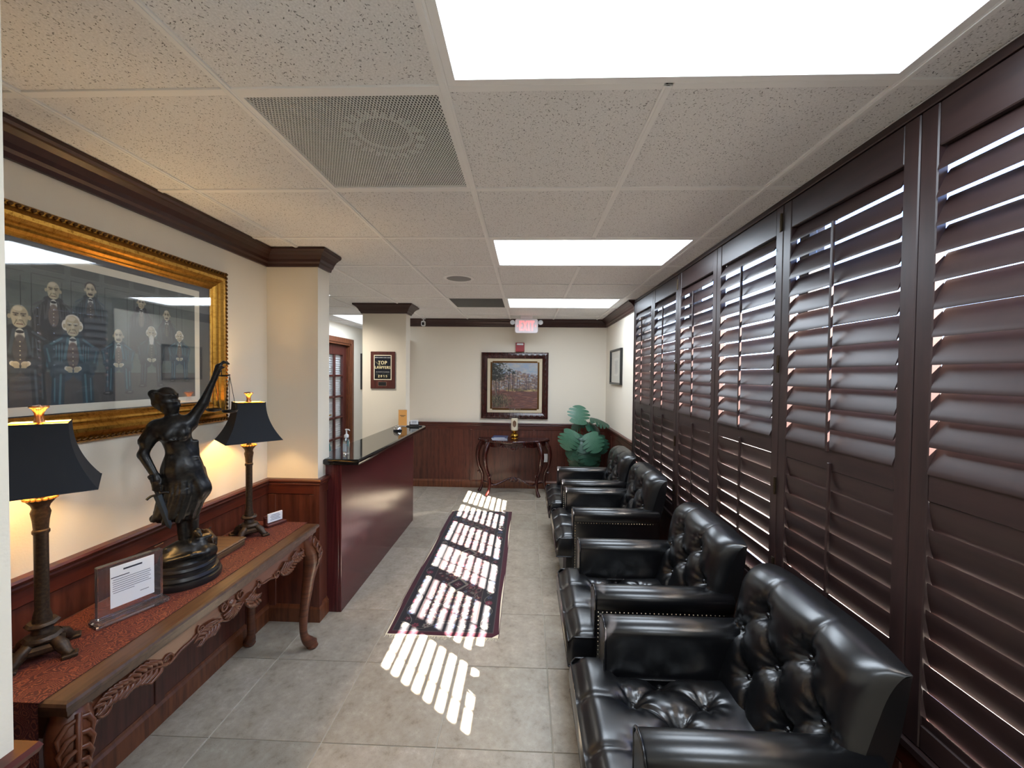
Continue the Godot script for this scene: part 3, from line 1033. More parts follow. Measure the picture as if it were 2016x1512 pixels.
	slab(s, -1.765, -1.735, 0, 2.12, -5.775, -5.81, 0.004)
	structure("trim_7", s, M.casing)

func box_st(x0: float, x1: float, y0: float, y1: float, z0: float, z1: float) -> SurfaceTool:
	var s := sto()
	slab(s, x0, x1, y0, y1, z0, z1)
	return s

func trim(called: String, path: Array, closed: bool, prof: Array, lift: float, m: Material) -> void:
	var s := sto()
	var p := []
	for q in prof: p.append(Vector2(q.x, q.y + lift))
	sweep2(s, path, closed, p, PLAN)
	structure(called, s, m)

func is_fixture(x: float, z: float) -> bool:
	# cells of the grid that hold a light or an air grille
	if x > -0.235 and x < 0.985:
		for f in [1.31, -0.52, -2.35, -4.18]:
			if z < f and z > f - 0.61: return true
	if x > -0.845 and x < -0.235:
		for f in [-1.13, -4.18]:
			if z < f and z > f - 0.61: return true
	if x > -2.675 and x < -2.065 and z < -5.4 and z > -6.62: return true
	return false

# ------------------------------------------------------------------ shutters, window and what stands outside
func build_window() -> void:
	var s := sto()
	for zc in [-4.235, -3.03, -1.82, -0.615]: slab(s, 1.2, 1.27, 0.6, 2.415, zc - 0.03, zc + 0.03, 0.004)
	slab(s, 1.2, 1.27, 0.6, 0.66, -4.25, -0.6, 0.004)
	slab(s, 1.2, 1.27, 2.355, 2.415, -4.25, -0.6, 0.004)
	var w := structure("window_1", s, M.black_frame)
	for k in 3:
		var z0: float = [-4.205, -3.0, -1.79][k]
		var z1: float = [-3.06, -1.85, -0.645][k]
		var g := sto()
		slab(g, 1.232, 1.236, 0.66, 2.355, z0, z1)
		obj("pane", g, M.pane, w)
	# eave of the roof that shades the top of the window, the pavement and the street front outside
	s = sto()
	slab(s, 1.34, 2.36, 3.42, 3.6, 3.0, -9.0, 0.01)
	slab(s, 1.34, 1.6, 2.5, 3.45, 3.0, -9.0)
	structure("eave", s, M.stucco)
	s = sto()
	slab(s, 1.34, 24.0, -0.3, -0.15, 14.0, -24.0)
	structure("pavement", s, M.concrete)

func louver_mesh(L: float) -> ArrayMesh:
	var s := sto()
	var prof := []
	for k in 14:
		var a := TAU * k / 14
		prof.append(Vector2(cos(a) * 0.0444, sin(a) * 0.0042))
	extr(s, prof, -L / 2, L / 2)
	return mesh_of(s)

func shutter_panel(z_far: float, z_near: float, up_tilt: float, low_tilt: float, label: String, hinge_side: int) -> void:
	var w := z_near - z_far
	var t := thing("plantation_shutter", label, "shutter", Vector3(1.13, 0.6, (z_far + z_near) / 2), 0.0, "dark wood plantation shutters")
	var hw := w / 2 - 0.0015
	var st := 0.05
	for sd in [-1, 1]:
		var s := sto()
		bx(s, Vector3(0, 0.8975, sd * (hw - st / 2)), Vector3(0.03, 1.795, st), 0.003)
		obj("stile", s, M.shutter, t)
	for r in [[0.0, 0.07], [0.70, 0.79], [1.676, 1.795]]:
		var s := sto()
		bx(s, Vector3(0, (r[0] + r[1]) / 2, 0), Vector3(0.026, r[1] - r[0], 2 * (hw - st)), 0.003)
		obj("rail", s, M.shutter_lie, t)
	var L := 2 * (hw - st) - 0.004
	var lm := louver_mesh(L)
	for k in 12:
		var o := obj("louver", lm, M.shutter_lie, t)
		var tilt := up_tilt + sin(k * 2.3 + z_far * 5.0) * 0.02
		o.transform = Transform3D(Basis(Vector3.BACK, tilt), Vector3(0, 0.776 + 0.0757 * k + 0.0444 * sin(up_tilt), 0))
	for k in 9:
		var o := obj("louver", lm, M.shutter_lie, t)
		o.transform = Transform3D(Basis(Vector3.BACK, -low_tilt - sin(k * 1.7 + z_far * 3.0) * 0.02), Vector3(0, 0.70 - 0.0757 * k - 0.0444 * sin(low_tilt), 0))
	# tilt rods with staples
	var s := sto()
	var xr := -0.0444 * cos(up_tilt) - 0.009
	bx(s, Vector3(xr, 1.19, 0), Vector3(0.011, 0.84, 0.011), 0.002)
	for k in 12: bx(s, Vector3(xr + 0.008, 0.778 + 0.0757 * k, 0), Vector3(0.012, 0.0016, 0.005))
	obj("tilt_rod", s, M.shutter, t)
	s = sto()
	xr = -0.0444 * cos(low_tilt) - 0.009
	bx(s, Vector3(xr, 0.39, 0), Vector3(0.011, 0.68, 0.011), 0.002)
	for k in 9: bx(s, Vector3(xr + 0.008, 0.70 - 0.0757 * k, 0), Vector3(0.012, 0.0016, 0.005))
	obj("tilt_rod", s, M.shutter, t)
	if hinge_side != 0:
		for y in [0.2, 0.56, 1.1, 1.72]:
			var q := sto()
			bx(q, Vector3(-0.0165, y, hinge_side * (hw - 0.012)), Vector3(0.004, 0.075, 0.022), 0.001)
			tube(q, [Vector3(-0.021, y - 0.038, hinge_side * (hw - 0.006)), Vector3(-0.021, y + 0.038, hinge_side * (hw - 0.006))], 0.005, 8)
			obj("hinge", q, M.hinge, t)

func build_shutters() -> void:
	var j := [-4.245, -3.645, -3.045, -2.44, -1.825, -1.21, -0.6]
	var words := ["farthest dark wood shutter panel, beside the small framed etching", "second dark wood shutter panel from the far wall, behind the farthest armchair", "third dark wood shutter panel from the far wall", "fourth shutter panel from the far wall, with the widest bright louver gaps", "fifth shutter panel from the far wall, behind the nearest armchair", "nearest dark wood shutter panel, cut by the right edge of the photo"]
	var up := [1.12, 1.13, 1.11, 1.03, 1.15, 1.16]
	var low := [1.35, 1.35, 1.35, 1.29, 1.37, 1.38]
	for k in 6: shutter_panel(j[k], j[k + 1], up[k], low[k], words[k], 1 if k == 1 or k == 3 else 0)
	# frame round the shutters
	var s := sto()
	slab(s, 1.112, 1.15, 2.397, 2.424, -4.262, -0.585, 0.003)
	slab(s, 1.105, 1.15, 0.57, 0.598, -4.262, -0.585, 0.004)
	slab(s, 1.11, 1.15, 0.598, 2.4, -4.262, -4.246, 0.003)
	slab(s, 1.11, 1.15, 0.598, 2.4, -0.599, -0.585, 0.003)
	structure("trim_8", s, M.shutter)

# ------------------------------------------------------------------ leather armchair (local: faces -x, seat front at x = -0.40)
func tuft(p: Vector2, buttons: Array, links: Array, depth: float) -> float:
	var h := 0.0
	for b in buttons:
		var d: Vector2 = p - b
		var r := d.length()
		h -= depth * exp(-r * r / 0.0011)
		h -= depth * 0.55 * exp(-r * r / 0.006)
		# short folds that run out of each button
		if r < 0.10:
			var a := d.angle()
			h += 0.0032 * sin(a * 9.0 + b.x * 40.0) * smoothstep(0.0, 0.02, r) * smoothstep(0.10, 0.03, r)
	for l in links:
		var a: Vector2 = l[0]
		var b: Vector2 = l[1]
		var ab := b - a
		var t := clampf((p - a).dot(ab) / ab.length_squared(), 0.0, 1.0)
		var q := (p - a - ab * t).length()
		h -= depth * 0.34 * exp(-q * q / 0.00009)
		h -= depth * 0.18 * exp(-q * q / 0.0012)
	return h

func make_armchair() -> Node3D:
	var t := thing("leather_armchair", "", "armchair", Vector3.ZERO, 0.0, "black tufted leather armchairs along the shutters")
	# base with its front board
	var s := sto()
	bx(s, Vector3(0.02, 0.19, 0), Vector3(0.74, 0.25, 0.60), 0.02)
	obj("base", s, M.leather, t)
	for x in [-0.31, 0.33]:
		for z in [-0.26, 0.26]:
			s = sto()
			lathe(s, [Vector2(0, 0), Vector2(0.018, 0), Vector2(0.026, 0.05), Vector2(0.028, 0.075), Vector2(0, 0.075)], 12, Transform3D(Basis(), Vector3(x, 0, z)))
			obj("leg", s, M.mahogany, t)
	# T-shaped seat cushion
	var half := func(x: float) -> float: return lerpf(0.325, 0.214, smoothstep(-0.285, -0.235, x))
	var btn := [Vector2(-0.20, -0.10), Vector2(-0.20, 0.10), Vector2(-0.07, 0.0), Vector2(-0.075, -0.19), Vector2(-0.075, 0.19), Vector2(0.06, -0.10), Vector2(0.06, 0.10)]
	var lk := [[btn[0], btn[2]], [btn[1], btn[2]], [btn[2], btn[5]], [btn[2], btn[6]], [btn[0], btn[3]], [btn[1], btn[4]], [btn[3], btn[5]], [btn[4], btn[6]], [btn[0], Vector2(-0.38, -0.11)], [btn[1], Vector2(-0.38, 0.11)]]
	s = sto()
	var seat_top := func(u: float, v: float) -> Vector3:
		var x := lerpf(-0.40, 0.28, u)
		var w: float = half.call(x)
		var z := lerpf(-w, w, v)
		var e := 1.0 - pow(absf(v * 2 - 1), 10.0)
		var f := smoothstep(0.0, 0.10, u)
		var y := 0.438 + 0.034 * sqrt(maxf(e, 0.0)) * lerpf(0.35, 1.0, f) + tuft(Vector2(x, z), btn, lk, 0.024)
		y -= 0.022 * pow(1.0 - f, 2.0)
		return Vector3(x - 0.008 * sin(PI * v) * (1.0 - f), y, z)
	surf(s, 74, 66, seat_top, 1)
	# cushion side wall and underside
	var ring := []
	for i in 41: ring.append(Vector2(lerpf(-0.40, 0.28, i / 40.0), half.call(lerpf(-0.40, 0.28, i / 40.0))))
	var outline := []
	for q in ring: outline.append(q)
	for i in range(ring.size() - 1, -1, -1): outline.append(Vector2(ring[i].x, -ring[i].y))
	var wallf := func(u: float, v: float) -> Vector3:
		var k := u * outline.size()
		var i := int(k) % outline.size()
		var a: Vector2 = outline[i]
		var b: Vector2 = outline[(i + 1) % outline.size()]
		var q := a.lerp(b, k - int(k))
		var out := 0.010 * sin(PI * v)
		var sg := Vector2(-1.0 if q.x < -0.39 else 0.0, signf(q.y) if absf(q.y) > 0.19 else 0.0)
		return Vector3(q.x + sg.x * out, lerpf(0.440 if q.x > -0.39 else 0.418, 0.305, v), q.y + sg.y * out)
	surf(s, outline.size(), 6, wallf, 2)
	obj("seat_cushion", s, M.leather, t)
	s = sto()
	for yy in [0.0, 1.0]:
		var pts := []
		for q in outline:
			pts.append(Vector3(q.x - (0.002 if q.x < -0.39 else 0.0), (0.441 if q.x > -0.39 else 0.419) if yy == 0.0 else 0.306, q.y + signf(q.y) * 0.002))
		pts.append(pts[0])
		tube(s, pts, 0.0042, 6)
	obj("piping", s, M.piping, t)
	# tufted back: leans away, rolled top
	var lean := 0.265
	var up := Vector3(sin(lean), cos(lean), 0)
	var nrm := Vector3(-cos(lean), sin(lean), 0)
	var org := Vector3(0.258, 0.36, 0)
	var Hh := 0.565
	var Wd := 0.298
	var bb := [Vector2(0.41, -0.11), Vector2(0.41, 0.11), Vector2(0.29, 0.0), Vector2(0.29, -0.215), Vector2(0.29, 0.215), Vector2(0.17, -0.11), Vector2(0.17, 0.11)]
	var bl := [[bb[0], bb[2]], [bb[1], bb[2]], [bb[0], bb[3]], [bb[1], bb[4]], [bb[2], bb[5]], [bb[2], bb[6]], [bb[3], bb[5]], [bb[4], bb[6]], [bb[0], Vector2(0.62, -0.115)], [bb[1], Vector2(0.62, 0.115)], [bb[5], Vector2(0.05, -0.02)], [bb[6], Vector2(0.05, 0.02)]]
	s = sto()
	var back_front := func(u: float, v: float) -> Vector3:
		var a := u * Hh
		var z := lerpf(-Wd, Wd, v)
		var ez := sqrt(maxf(1.0 - pow(absf(v * 2 - 1), 7.0), 0.0))
		var eu := 1.0
		if u > 0.80: eu = sqrt(maxf(1.0 - pow((u - 0.80) / 0.20, 2.0), 0.0))
		var th := 0.125 * (0.30 + 0.70 * ez) * eu + tuft(Vector2(a, z), bb, bl, 0.025) * eu * minf(1.0, ez * 1.2)
		var wing := 0.016 * pow(u, 3.0)
		return org + up * (a - 0.03 * pow(absf(v * 2 - 1), 4.0) * u) + nrm * th + Vector3(0, 0, z + (z / Wd) * wing)
	surf(s, 64, 62, back_front, 1)
	var back_rear := func(u: float, v: float) -> Vector3:
		var z := lerpf(-Wd, Wd, v)
		return org + up * (u * Hh - 0.03 * pow(absf(v * 2 - 1), 4.0) * u) - nrm * 0.035 * sin(PI * clampf(u, 0.0, 1.0)) + Vector3(0, 0, z + (z / Wd) * 0.016 * pow(u, 3.0))
	surf(s, 12, 10, back_rear, 2, false, true)
	for sd in [0.0, 1.0]:
		var side := func(u: float, v: float) -> Vector3: return (back_front.call(u, sd) as Vector3).lerp(back_rear.call(u, sd), v)
		surf(s, 30, 3, side, 3, false, sd > 0.5)
	obj("back_cushion", s, M.leather, t)
	for b in bb:
		s = sto()
		var th2 := 0.125 - 0.025 * 1.55
		lathe(s, [Vector2(0, 0.006), Vector2(0.006, 0.005), Vector2(0.010, 0.0), Vector2(0.0, -0.004)], 10, Transform3D(Basis(Vector3.FORWARD, -(PI / 2 - lean)) , org + up * b.x + nrm * th2 + Vector3(0, 0, b.y)))
		obj("button", s, M.piping, t)
	for b in btn:
		s = sto()
		lathe(s, [Vector2(0, 0.005), Vector2(0.006, 0.004), Vector2(0.010, 0.0), Vector2(0.0, -0.004)], 10, Transform3D(Basis(), Vector3(b.x, 0.472 - 0.024 * 1.55 + 0.001, b.y)))
		obj("button", s, M.piping, t)
	# arms: padded roll on an upholstered side, nail heads on the outside
	for sd in [-1.0, 1.0]:
		var prof := []
		var zi := 0.218
		var zo := 0.322
		prof.append(Vector2(zi, 0.07)); prof.append(Vector2(zi, 0.585))
		for k in 11:
			var a := PI - PI * k / 10.0
			prof.append(Vector2((zi + zo) / 2 + 0.002 + cos(a) * 0.058, 0.613 + sin(a) * 0.042))
		prof.append(Vector2(zo + 0.004, 0.575)); prof.append(Vector2(zo - 0.004, 0.565)); prof.append(Vector2(zo - 0.004, 0.07))
		var pp := []
		for q in prof: pp.append(Vector2(q.x * sd, q.y))
		s = sto()
		extr(s, pp, -0.35, 0.285, Transform3D(Vector3(0, 0, 1), Vector3(0, 1, 0), Vector3(-1, 0, 0), Vector3.ZERO), 0.012)
		var arm := obj("arm", s, M.leather, t)
		# front edge cord
		s = sto()
		var cord := []
		for q in pp: cord.append(Vector3(-0.282, q.y, q.x))
		tube(s, cord, 0.0045, 6)
		obj("front_cord", s, M.piping, arm)
		s = sto()
		for k in 30:
			nail(s, Vector3(-0.268 + k * 0.0195, 0.556, (zo - 0.002) * sd), Vector3(0, 0, sd))
		for k in 22:
			nail(s, Vector3(-0.268, 0.537 - k * 0.0195, (zo - 0.002) * sd), Vector3(0, 0, sd))
		var nails := obj("nail_trim", s, M.nail, arm)
		nails.set_meta("kind", "stuff")
	return t

func nail(s: SurfaceTool, at: Vector3, out: Vector3) -> void:
	var r := 0.0042
	var u := Vector3(1, 0, 0)
	var w := Vector3(0, 1, 0)
	var tip := at + out * 0.0032
	for k in 6:
		var a := TAU * k / 6
		var b := TAU * (k + 1) / 6
		face(s, [at + (u * cos(a) + w * sin(a)) * r, at + (u * cos(b) + w * sin(b)) * r, tip], at - out * 0.01)

func build_armchairs() -> void:
	var a := make_armchair()
	a.set_meta("label", "black tufted leather armchair nearest the camera, cut by the photo's bottom edge")
	a.position = Vector3(0.605, 0, -1.375)
	copy_of(a, "black tufted leather armchair directly behind the nearest one", Vector3(0.61, 0, -2.165), 0.0)
	copy_of(a, "third black leather armchair from the camera, past the gap in the row", Vector3(0.64, 0, -3.29), 0.0)
	copy_of(a, "farthest black leather armchair, next to the potted plant", Vector3(0.63, 0, -4.10), 0.0)

# ------------------------------------------------------------------ carved console table on the left
func scroll(s: SurfaceTool, c: Vector3, r: float, dir: float, a0: float, r_tube: float, n := 20, turns := 1.35) -> void:
	# a spiral volute in the plane x = c.x, tapering inwards
	var pts := []
	var rr := []
	for k in n + 1:
		var t := float(k) / n
		var a := a0 + dir * t * TAU * turns
		var q := r * (1.0 - 0.82 * t)
		pts.append(c + Vector3(0.004 * sin(t * PI), sin(a) * q, cos(a) * q))
		rr.append(r_tube * (1.0 - 0.55 * t))
	tube(s, pts, rr, 6)

func leaf_relief(s: SurfaceTool, at: Vector3, L: float, ang: float, w: float) -> void:
	# an acanthus leaf in relief on the plane x = at.x: a midrib and curling lobes
	var d := Vector3(0, sin(ang), cos(ang))
	var nn := Vector3(0, cos(ang), -sin(ang))
	var pts := []
	var rr := []
	for k in 9:
		var t := k / 8.0
		pts.append(at + d * L * t + nn * 0.25 * w * sin(t * PI) + Vector3(0.004, 0, 0))
		rr.append(0.0085 * (1.0 - 0.6 * t))
	tube(s, pts, rr, 6)
	for k in 6:
		var t := 0.08 + 0.14 * k
		for sg in [-1.0, 1.0]:
			var b := at + d * L * t + nn * 0.25 * w * sin(t * PI)
			var ll := w * (1.0 - 0.6 * t) * (0.9 if sg > 0 else 0.7)
			tube(s, [b, b + (d * 0.5 + nn * sg * 0.6) * ll * 0.5 + Vector3(0.007, 0, 0), b + (d * 1.0 + nn * sg * 0.75) * ll * 0.9 + Vector3(0.005, 0, 0), b + (d * 1.25 + nn * sg * 0.45) * ll + Vector3(0.001, 0, 0)], [0.006, 0.0085, 0.006, 0.002], 6)

func apron_bottom(t: float) -> float:
	# depth of the apron's wavy lower edge under the top, t = 0..1 along the front
	var c := absf(t - 0.5) * 2.0
	var y := 0.062 + 0.05 * exp(-pow(c / 0.16, 2.0)) + 0.026 * exp(-pow((c - 0.5) / 0.14, 2.0)) + 0.05 * smoothstep(0.78, 1.0, c)
	return y + 0.004 * sin(c * 40.0)

func build_console_table() -> void:
	var z0 := -1.03
	var z1 := -2.37
	var xf := -1.23
	var xb := -1.672
	var zc := (z0 + z1) / 2
	var t := thing("console_table", "long carved wooden console table with cabriole legs under the gilt picture", "table", Vector3((xf + xb) / 2, 0, zc))
	var o := t.position
	var s := sto()
	# moulded top: profile carried round the front and both ends
	var half := Vector2((xf - xb) / 2, (z0 - z1) / 2)
	var path := [Vector2(-half.x, half.y), Vector2(half.x, half.y), Vector2(half.x, -half.y), Vector2(-half.x, -half.y)]
	var prof := [Vector2(0.09, 0.738), Vector2(0.012, 0.738), Vector2(0.004, 0.734), Vector2(0.0, 0.727), Vector2(0.002, 0.716), Vector2(0.012, 0.708), Vector2(0.015, 0.690), Vector2(0.024, 0.686), Vector2(0.026, 0.676), Vector2(0.09, 0.676)]
	var pr := []
	for q in prof: pr.append(Vector2(q.x, q.y))
	sweep2(s, [path[3], path[2], path[1], path[0]], true, pr, PLAN)
	bx(s, Vector3(0, 0.705, 0), Vector3(half.x * 2 - 0.14, 0.05, half.y * 2 - 0.14))
	obj("table_top", s, M.table, t)
	# apron boards: front with wavy edge, ends, back
	var poly := []
	for k in 81:
		var q := k / 80.0
		poly.append(Vector2(lerpf(-half.y + 0.05, half.y - 0.05, q), 0.68 - apron_bottom(q)))
	poly.append(Vector2(half.y - 0.05, 0.68)); poly.append(Vector2(-half.y + 0.05, 0.68))
	s = sto()
	extr(s, poly, half.x - 0.062, half.x - 0.042, Transform3D(Vector3(0, 0, 1), Vector3(0, 1, 0), Vector3(1, 0, 0), Vector3.ZERO), 0.003)
	var ap := obj("front_apron", s, M.carved, t)
	# carving: beaded lower edge, scrolls, leaves and a shell cartouche
	var xs := half.x - 0.040
	s = sto()
	var edge := []
	for k in 81:
		var q := k / 80.0
		edge.append(Vector3(xs, 0.684 - apron_bottom(q), lerpf(-half.y + 0.06, half.y - 0.06, q)))
	tube(s, edge, 0.0048, 6)
	obj("edge_bead", s, M.carved, ap)
	for sg in [-1.0, 1.0]:
		s = sto()
		scroll(s, Vector3(xs, 0.612, sg * 0.535), 0.026, -sg, PI * 0.5, 0.0062)
		scroll(s, Vector3(xs, 0.622, sg * 0.475), 0.022, sg, PI * 0.5, 0.0056)
		leaf_relief(s, Vector3(xs, 0.63, sg * 0.435), 0.13, PI * 0.5 - sg * (PI * 0.5 + 0.12), 0.06)
		obj("scroll_carving", s, M.carved, ap)
		s = sto()
		leaf_relief(s, Vector3(xs, 0.60, sg * 0.33), 0.15, PI * 0.5 - sg * (PI * 0.5 - 0.1), 0.075)
		scroll(s, Vector3(xs, 0.605, sg * 0.315), 0.022, sg, 0.4, 0.005)
		scroll(s, Vector3(xs, 0.625, sg * 0.17), 0.02, -sg, 1.2, 0.005)
		leaf_relief(s, Vector3(xs, 0.60, sg * 0.07), 0.12, PI * 0.5 - sg * (PI * 0.5 + 0.25), 0.065)
		obj("leaf_carving", s, M.carved, ap)
	s = sto()
	for k in 9:
		var a := PI + (k - 4) * 0.32 + PI * 0.5
		var d := Vector3(0, sin(a), cos(a))
		tube(s, [Vector3(xs + 0.003, 0.622, 0), Vector3(xs + 0.010, 0.622, 0) + d * 0.03, Vector3(xs + 0.002, 0.622, 0) + d * 0.055], [0.004, 0.0085, 0.005], 6)
	lathe(s, [Vector2(0, 0.012), Vector2(0.012, 0.009), Vector2(0.019, 0.0), Vector2(0.0, -0.004)], 14, Transform3D(Basis(Vector3.FORWARD, PI / 2), Vector3(xs, 0.632, 0)), 1.0, 1.2)
	scroll(s, Vector3(xs, 0.645, 0.05), 0.024, 1.0, 2.6, 0.006)
	scroll(s, Vector3(xs, 0.645, -0.05), 0.024, -1.0, 0.5, 0.006)
	obj("shell_carving", s, M.carved, ap)
	for sg in [-1.0, 1.0]:
		s = sto()
		bx(s, Vector3(0, 0.64, sg * (half.y - 0.052)), Vector3(half.x * 2 - 0.13, 0.085, 0.02), 0.003)
		obj("end_apron", s, M.carved, t)
	# cabriole legs with carved knees and scroll feet
	for sx in [-1.0, 1.0]:
		for sz in [-1.0, 1.0]:
			s = sto()
			var d := Vector3(0.55 * sx, 0, 0.55 * sz)
			var b := Vector3((half.x - 0.062) * sx, 0, (half.y - 0.062) * sz)
			var k1 := spline([b + Vector3(0, 0.68, 0), b + d * 0.03 + Vector3(0, 0.62, 0), b + d * 0.055 + Vector3(0, 0.54, 0), b + d * 0.03 + Vector3(0, 0.40, 0), b + d * 0.0 + Vector3(0, 0.22, 0), b + d * 0.0 + Vector3(0, 0.10, 0), b + d * 0.035 + Vector3(0, 0.045, 0), b + d * 0.075 + Vector3(0, 0.024, 0)], 5)
			tube(s, k1, spread([0.040, 0.050, 0.046, 0.032, 0.024, 0.021, 0.030, 0.026], k1.size()), 12)
			lathe(s, [Vector2(0, 0), Vector2(0.026, 0), Vector2(0.033, 0.012), Vector2(0.026, 0.03), Vector2(0, 0.036)], 14, Transform3D(Basis(), b + d * 0.06))
			var leg := obj("leg", s, M.carved, t)
			s = sto()
			# acanthus leaf wrapped over the knee
			var on_leg := func(y: float, phi: float) -> Vector3:
				var q := clampf((0.68 - y) / 0.28, 0.0, 1.0)
				var out := 0.032 * sin(PI * minf(q * 1.15, 1.0))
				var r := lerpf(lerpf(0.044, 0.052, minf(q * 4.0, 1.0)), 0.034, smoothstep(0.3, 1.0, q))
				return b + Vector3(out * sx + cos(phi) * r * sx, y, out * sz + sin(phi) * r * sz)
			for k in 6:
				var y0 := 0.665 - k * 0.032
				for e in [-1.0, 1.0]:
					var w := 0.95 - 0.1 * k
					tube(s, [on_leg.call(y0, 0.35), on_leg.call(y0 - 0.006, 0.35 + e * w * 0.5), on_leg.call(y0 - 0.03, 0.35 + e * w * 0.9), on_leg.call(y0 - 0.055, 0.35 + e * w * 0.75)], [0.006, 0.0085, 0.0075, 0.003], 6)
			var rib := []
			for k in 10: rib.append(on_leg.call(0.675 - k * 0.025, 0.35))
			tube(s, rib, spread([0.009, 0.007, 0.003], 10), 6)
			if sx > 0.0: obj("knee_carving", s, M.carved, leg)
	# woven red cloth lying on the top
	s = sto()
	slab(s, xb + 0.02, xf - 0.075, 0.7385, 0.7405, z0 + 0.002, z1 - 0.002, 0.0006)
	for e in [1.0]:
		var ze: float = (z0 if e > 0.0 else z1) + 0.003 * e
		var x_in := xb + 0.02
		var x_out := xf - 0.075
		for q in [0.0, 0.0018]:
			surf(s, 24, 8, func(u: float, v: float) -> Vector3:
				var r := 0.004 * sin(u * 17.0) * v
				return Vector3(lerpf(x_in, x_out, u), 0.7402 - v * 0.20, ze + e * (0.001 + q + r + 0.003 * v)), 1, false, q > 0.0)
	var cl := obj(numbered("table_runner"), s, M.paisley, self)
	tag(cl, "red and gold paisley cloth covering the carved console table", "tablecloth")

# ------------------------------------------------------------------ lamps on the console table
func make_lamp() -> Node3D:
	var t := thing("table_lamp", "", "lamp", Vector3.ZERO, 0.0, "candlestick table lamps with black pagoda shades")
	# footed base
	var s := sto()
	bx(s, Vector3(0, 0.034, 0), Vector3(0.095, 0.028, 0.095), 0.008)
	bx(s, Vector3(0, 0.055, 0), Vector3(0.072, 0.02, 0.072), 0.008)
	lathe(s, [Vector2(0.046, 0.06), Vector2(0.04, 0.07), Vector2(0.026, 0.076), Vector2(0.022, 0.092), Vector2(0.036, 0.098), Vector2(0.040, 0.104), Vector2(0.034, 0.112), Vector2(0.0, 0.112)], 8)
	var base := obj("base", s, M.lamp_bronze, t)
	for k in 4:
		s = sto()
		var a := PI / 4 + PI / 2 * k
		var d := Vector3(cos(a), 0, sin(a))
		tube(s, [d * 0.04 + Vector3(0, 0.05, 0), d * 0.062 + Vector3(0, 0.034, 0), d * 0.078 + Vector3(0, 0.014, 0), d * 0.094 + Vector3(0, 0.009, 0)], [0.016, 0.018, 0.013, 0.009], 8)
		bx(s, d * 0.088 + Vector3(0, 0.006, 0), Vector3(0.036, 0.012, 0.036), 0.003)
		obj("foot", s, M.lamp_bronze, base)
	# column with capital
	s = sto()
	lathe(s, [Vector2(0.023, 0.11), Vector2(0.021, 0.13), Vector2(0.0165, 0.15), Vector2(0.0165, 0.385), Vector2(0.020, 0.39), Vector2(0.020, 0.398), Vector2(0.017, 0.402), Vector2(0.019, 0.43), Vector2(0.023, 0.455), Vector2(0.019, 0.468), Vector2(0.022, 0.478), Vector2(0.034, 0.494), Vector2(0.034, 0.5), Vector2(0.012, 0.502), Vector2(0.008, 0.54), Vector2(0, 0.54)], 12)
	obj("column", s, M.lamp_bronze, t)
	s = sto()
	for k in 16:
		var a := TAU * k / 16
		lathe(s, [Vector2(0, 0.006), Vector2(0.0055, 0.003), Vector2(0.0065, -0.002), Vector2(0, -0.006)], 8, Transform3D(Basis(), Vector3(cos(a) * 0.033, 0.499, sin(a) * 0.033)))
	obj("beaded_collar", s, M.lamp_gilt, t)
	# pagoda shade, open at top and bottom
	for k in 2:
		s = sto()
		var off := 0.0 if k == 0 else -0.0022
		for side in 4:
			var rot := Basis(Vector3.UP, PI / 2 * side)
			var f := func(u: float, v: float) -> Vector3:
				var h := lerpf(0.53, 0.735, u)
				var w := lerpf(0.131, 0.066, 1.0 - pow(1.0 - u, 2.1)) + off
				return rot * Vector3(lerpf(-w, w, v), h, w)
			surf(s, 14, 2, f, side + 1, false, k == 1)
		if k == 0:
			for ry in [0.53, 0.735]:
				var w: float = 0.131 if ry < 0.6 else 0.066
				tube(s, [Vector3(-w, ry, -w), Vector3(w, ry, -w), Vector3(w, ry, w), Vector3(-w, ry, w), Vector3(-w, ry, -w)], 0.0022, 6)
		obj("shade" if k == 0 else "shade_lining", s, M.shade_out if k == 0 else M.shade_in, t)
	# socket, bulb, harp and finial
	s = sto()
	lathe(s, [Vector2(0.014, 0.535), Vector2(0.016, 0.56), Vector2(0.013, 0.585), Vector2(0, 0.585)], 12)
	obj("socket", s, M.brass, t)
	s = sto()
	lathe(s, [Vector2(0.012, 0.585), Vector2(0.014, 0.6), Vector2(0.026, 0.63), Vector2(0.027, 0.645), Vector2(0.018, 0.665), Vector2(0, 0.672)], 14)
	obj("bulb", s, M.bulb, t)
	s = sto()
	for sg in [-1.0, 1.0]: tube(s, spline([Vector3(0.012 * sg, 0.56, 0), Vector3(0.045 * sg, 0.60, 0), Vector3(0.045 * sg, 0.67, 0), Vector3(0.004 * sg, 0.735, 0)], 5), 0.0018, 6)
	bx(s, Vector3(0, 0.733, 0), Vector3(0.13, 0.003, 0.006)); bx(s, Vector3(0, 0.733, 0), Vector3(0.006, 0.003, 0.13))
	obj("harp", s, M.brass, t)
	s = sto()
	lathe(s, [Vector2(0, 0.735), Vector2(0.013, 0.736), Vector2(0.010, 0.75), Vector2(0.011, 0.765), Vector2(0.017, 0.778), Vector2(0.023, 0.783), Vector2(0.021, 0.788), Vector2(0.0, 0.792)], 16)
	obj("finial", s, M.copper, t)
	var l := OmniLight3D.new()
	l.name = "bulb_light"
	l.light_color = Color(1.0, 0.83, 0.56)
	l.light_energy = 0.17
	l.light_size = 0.025
	l.omni_range = 9.0
	l.omni_attenuation = 2.0
	l.shadow_enabled = true
	l.position = Vector3(0, 0.64, 0)
	t.add_child(l)
	return t

func build_lamps() -> void:
	var a := make_lamp()
	a.set_meta("label", "black-shaded table lamp at the near left end of the console, cut by the photo's edge")
	a.position = Vector3(-1.513, 0.7405, -1.205)
	a.rotation.y = 0.80
	copy_of(a, "black-shaded table lamp at the far end of the console, right of the statue", Vector3(-1.515, 0.7405, -2.16), 0.84)

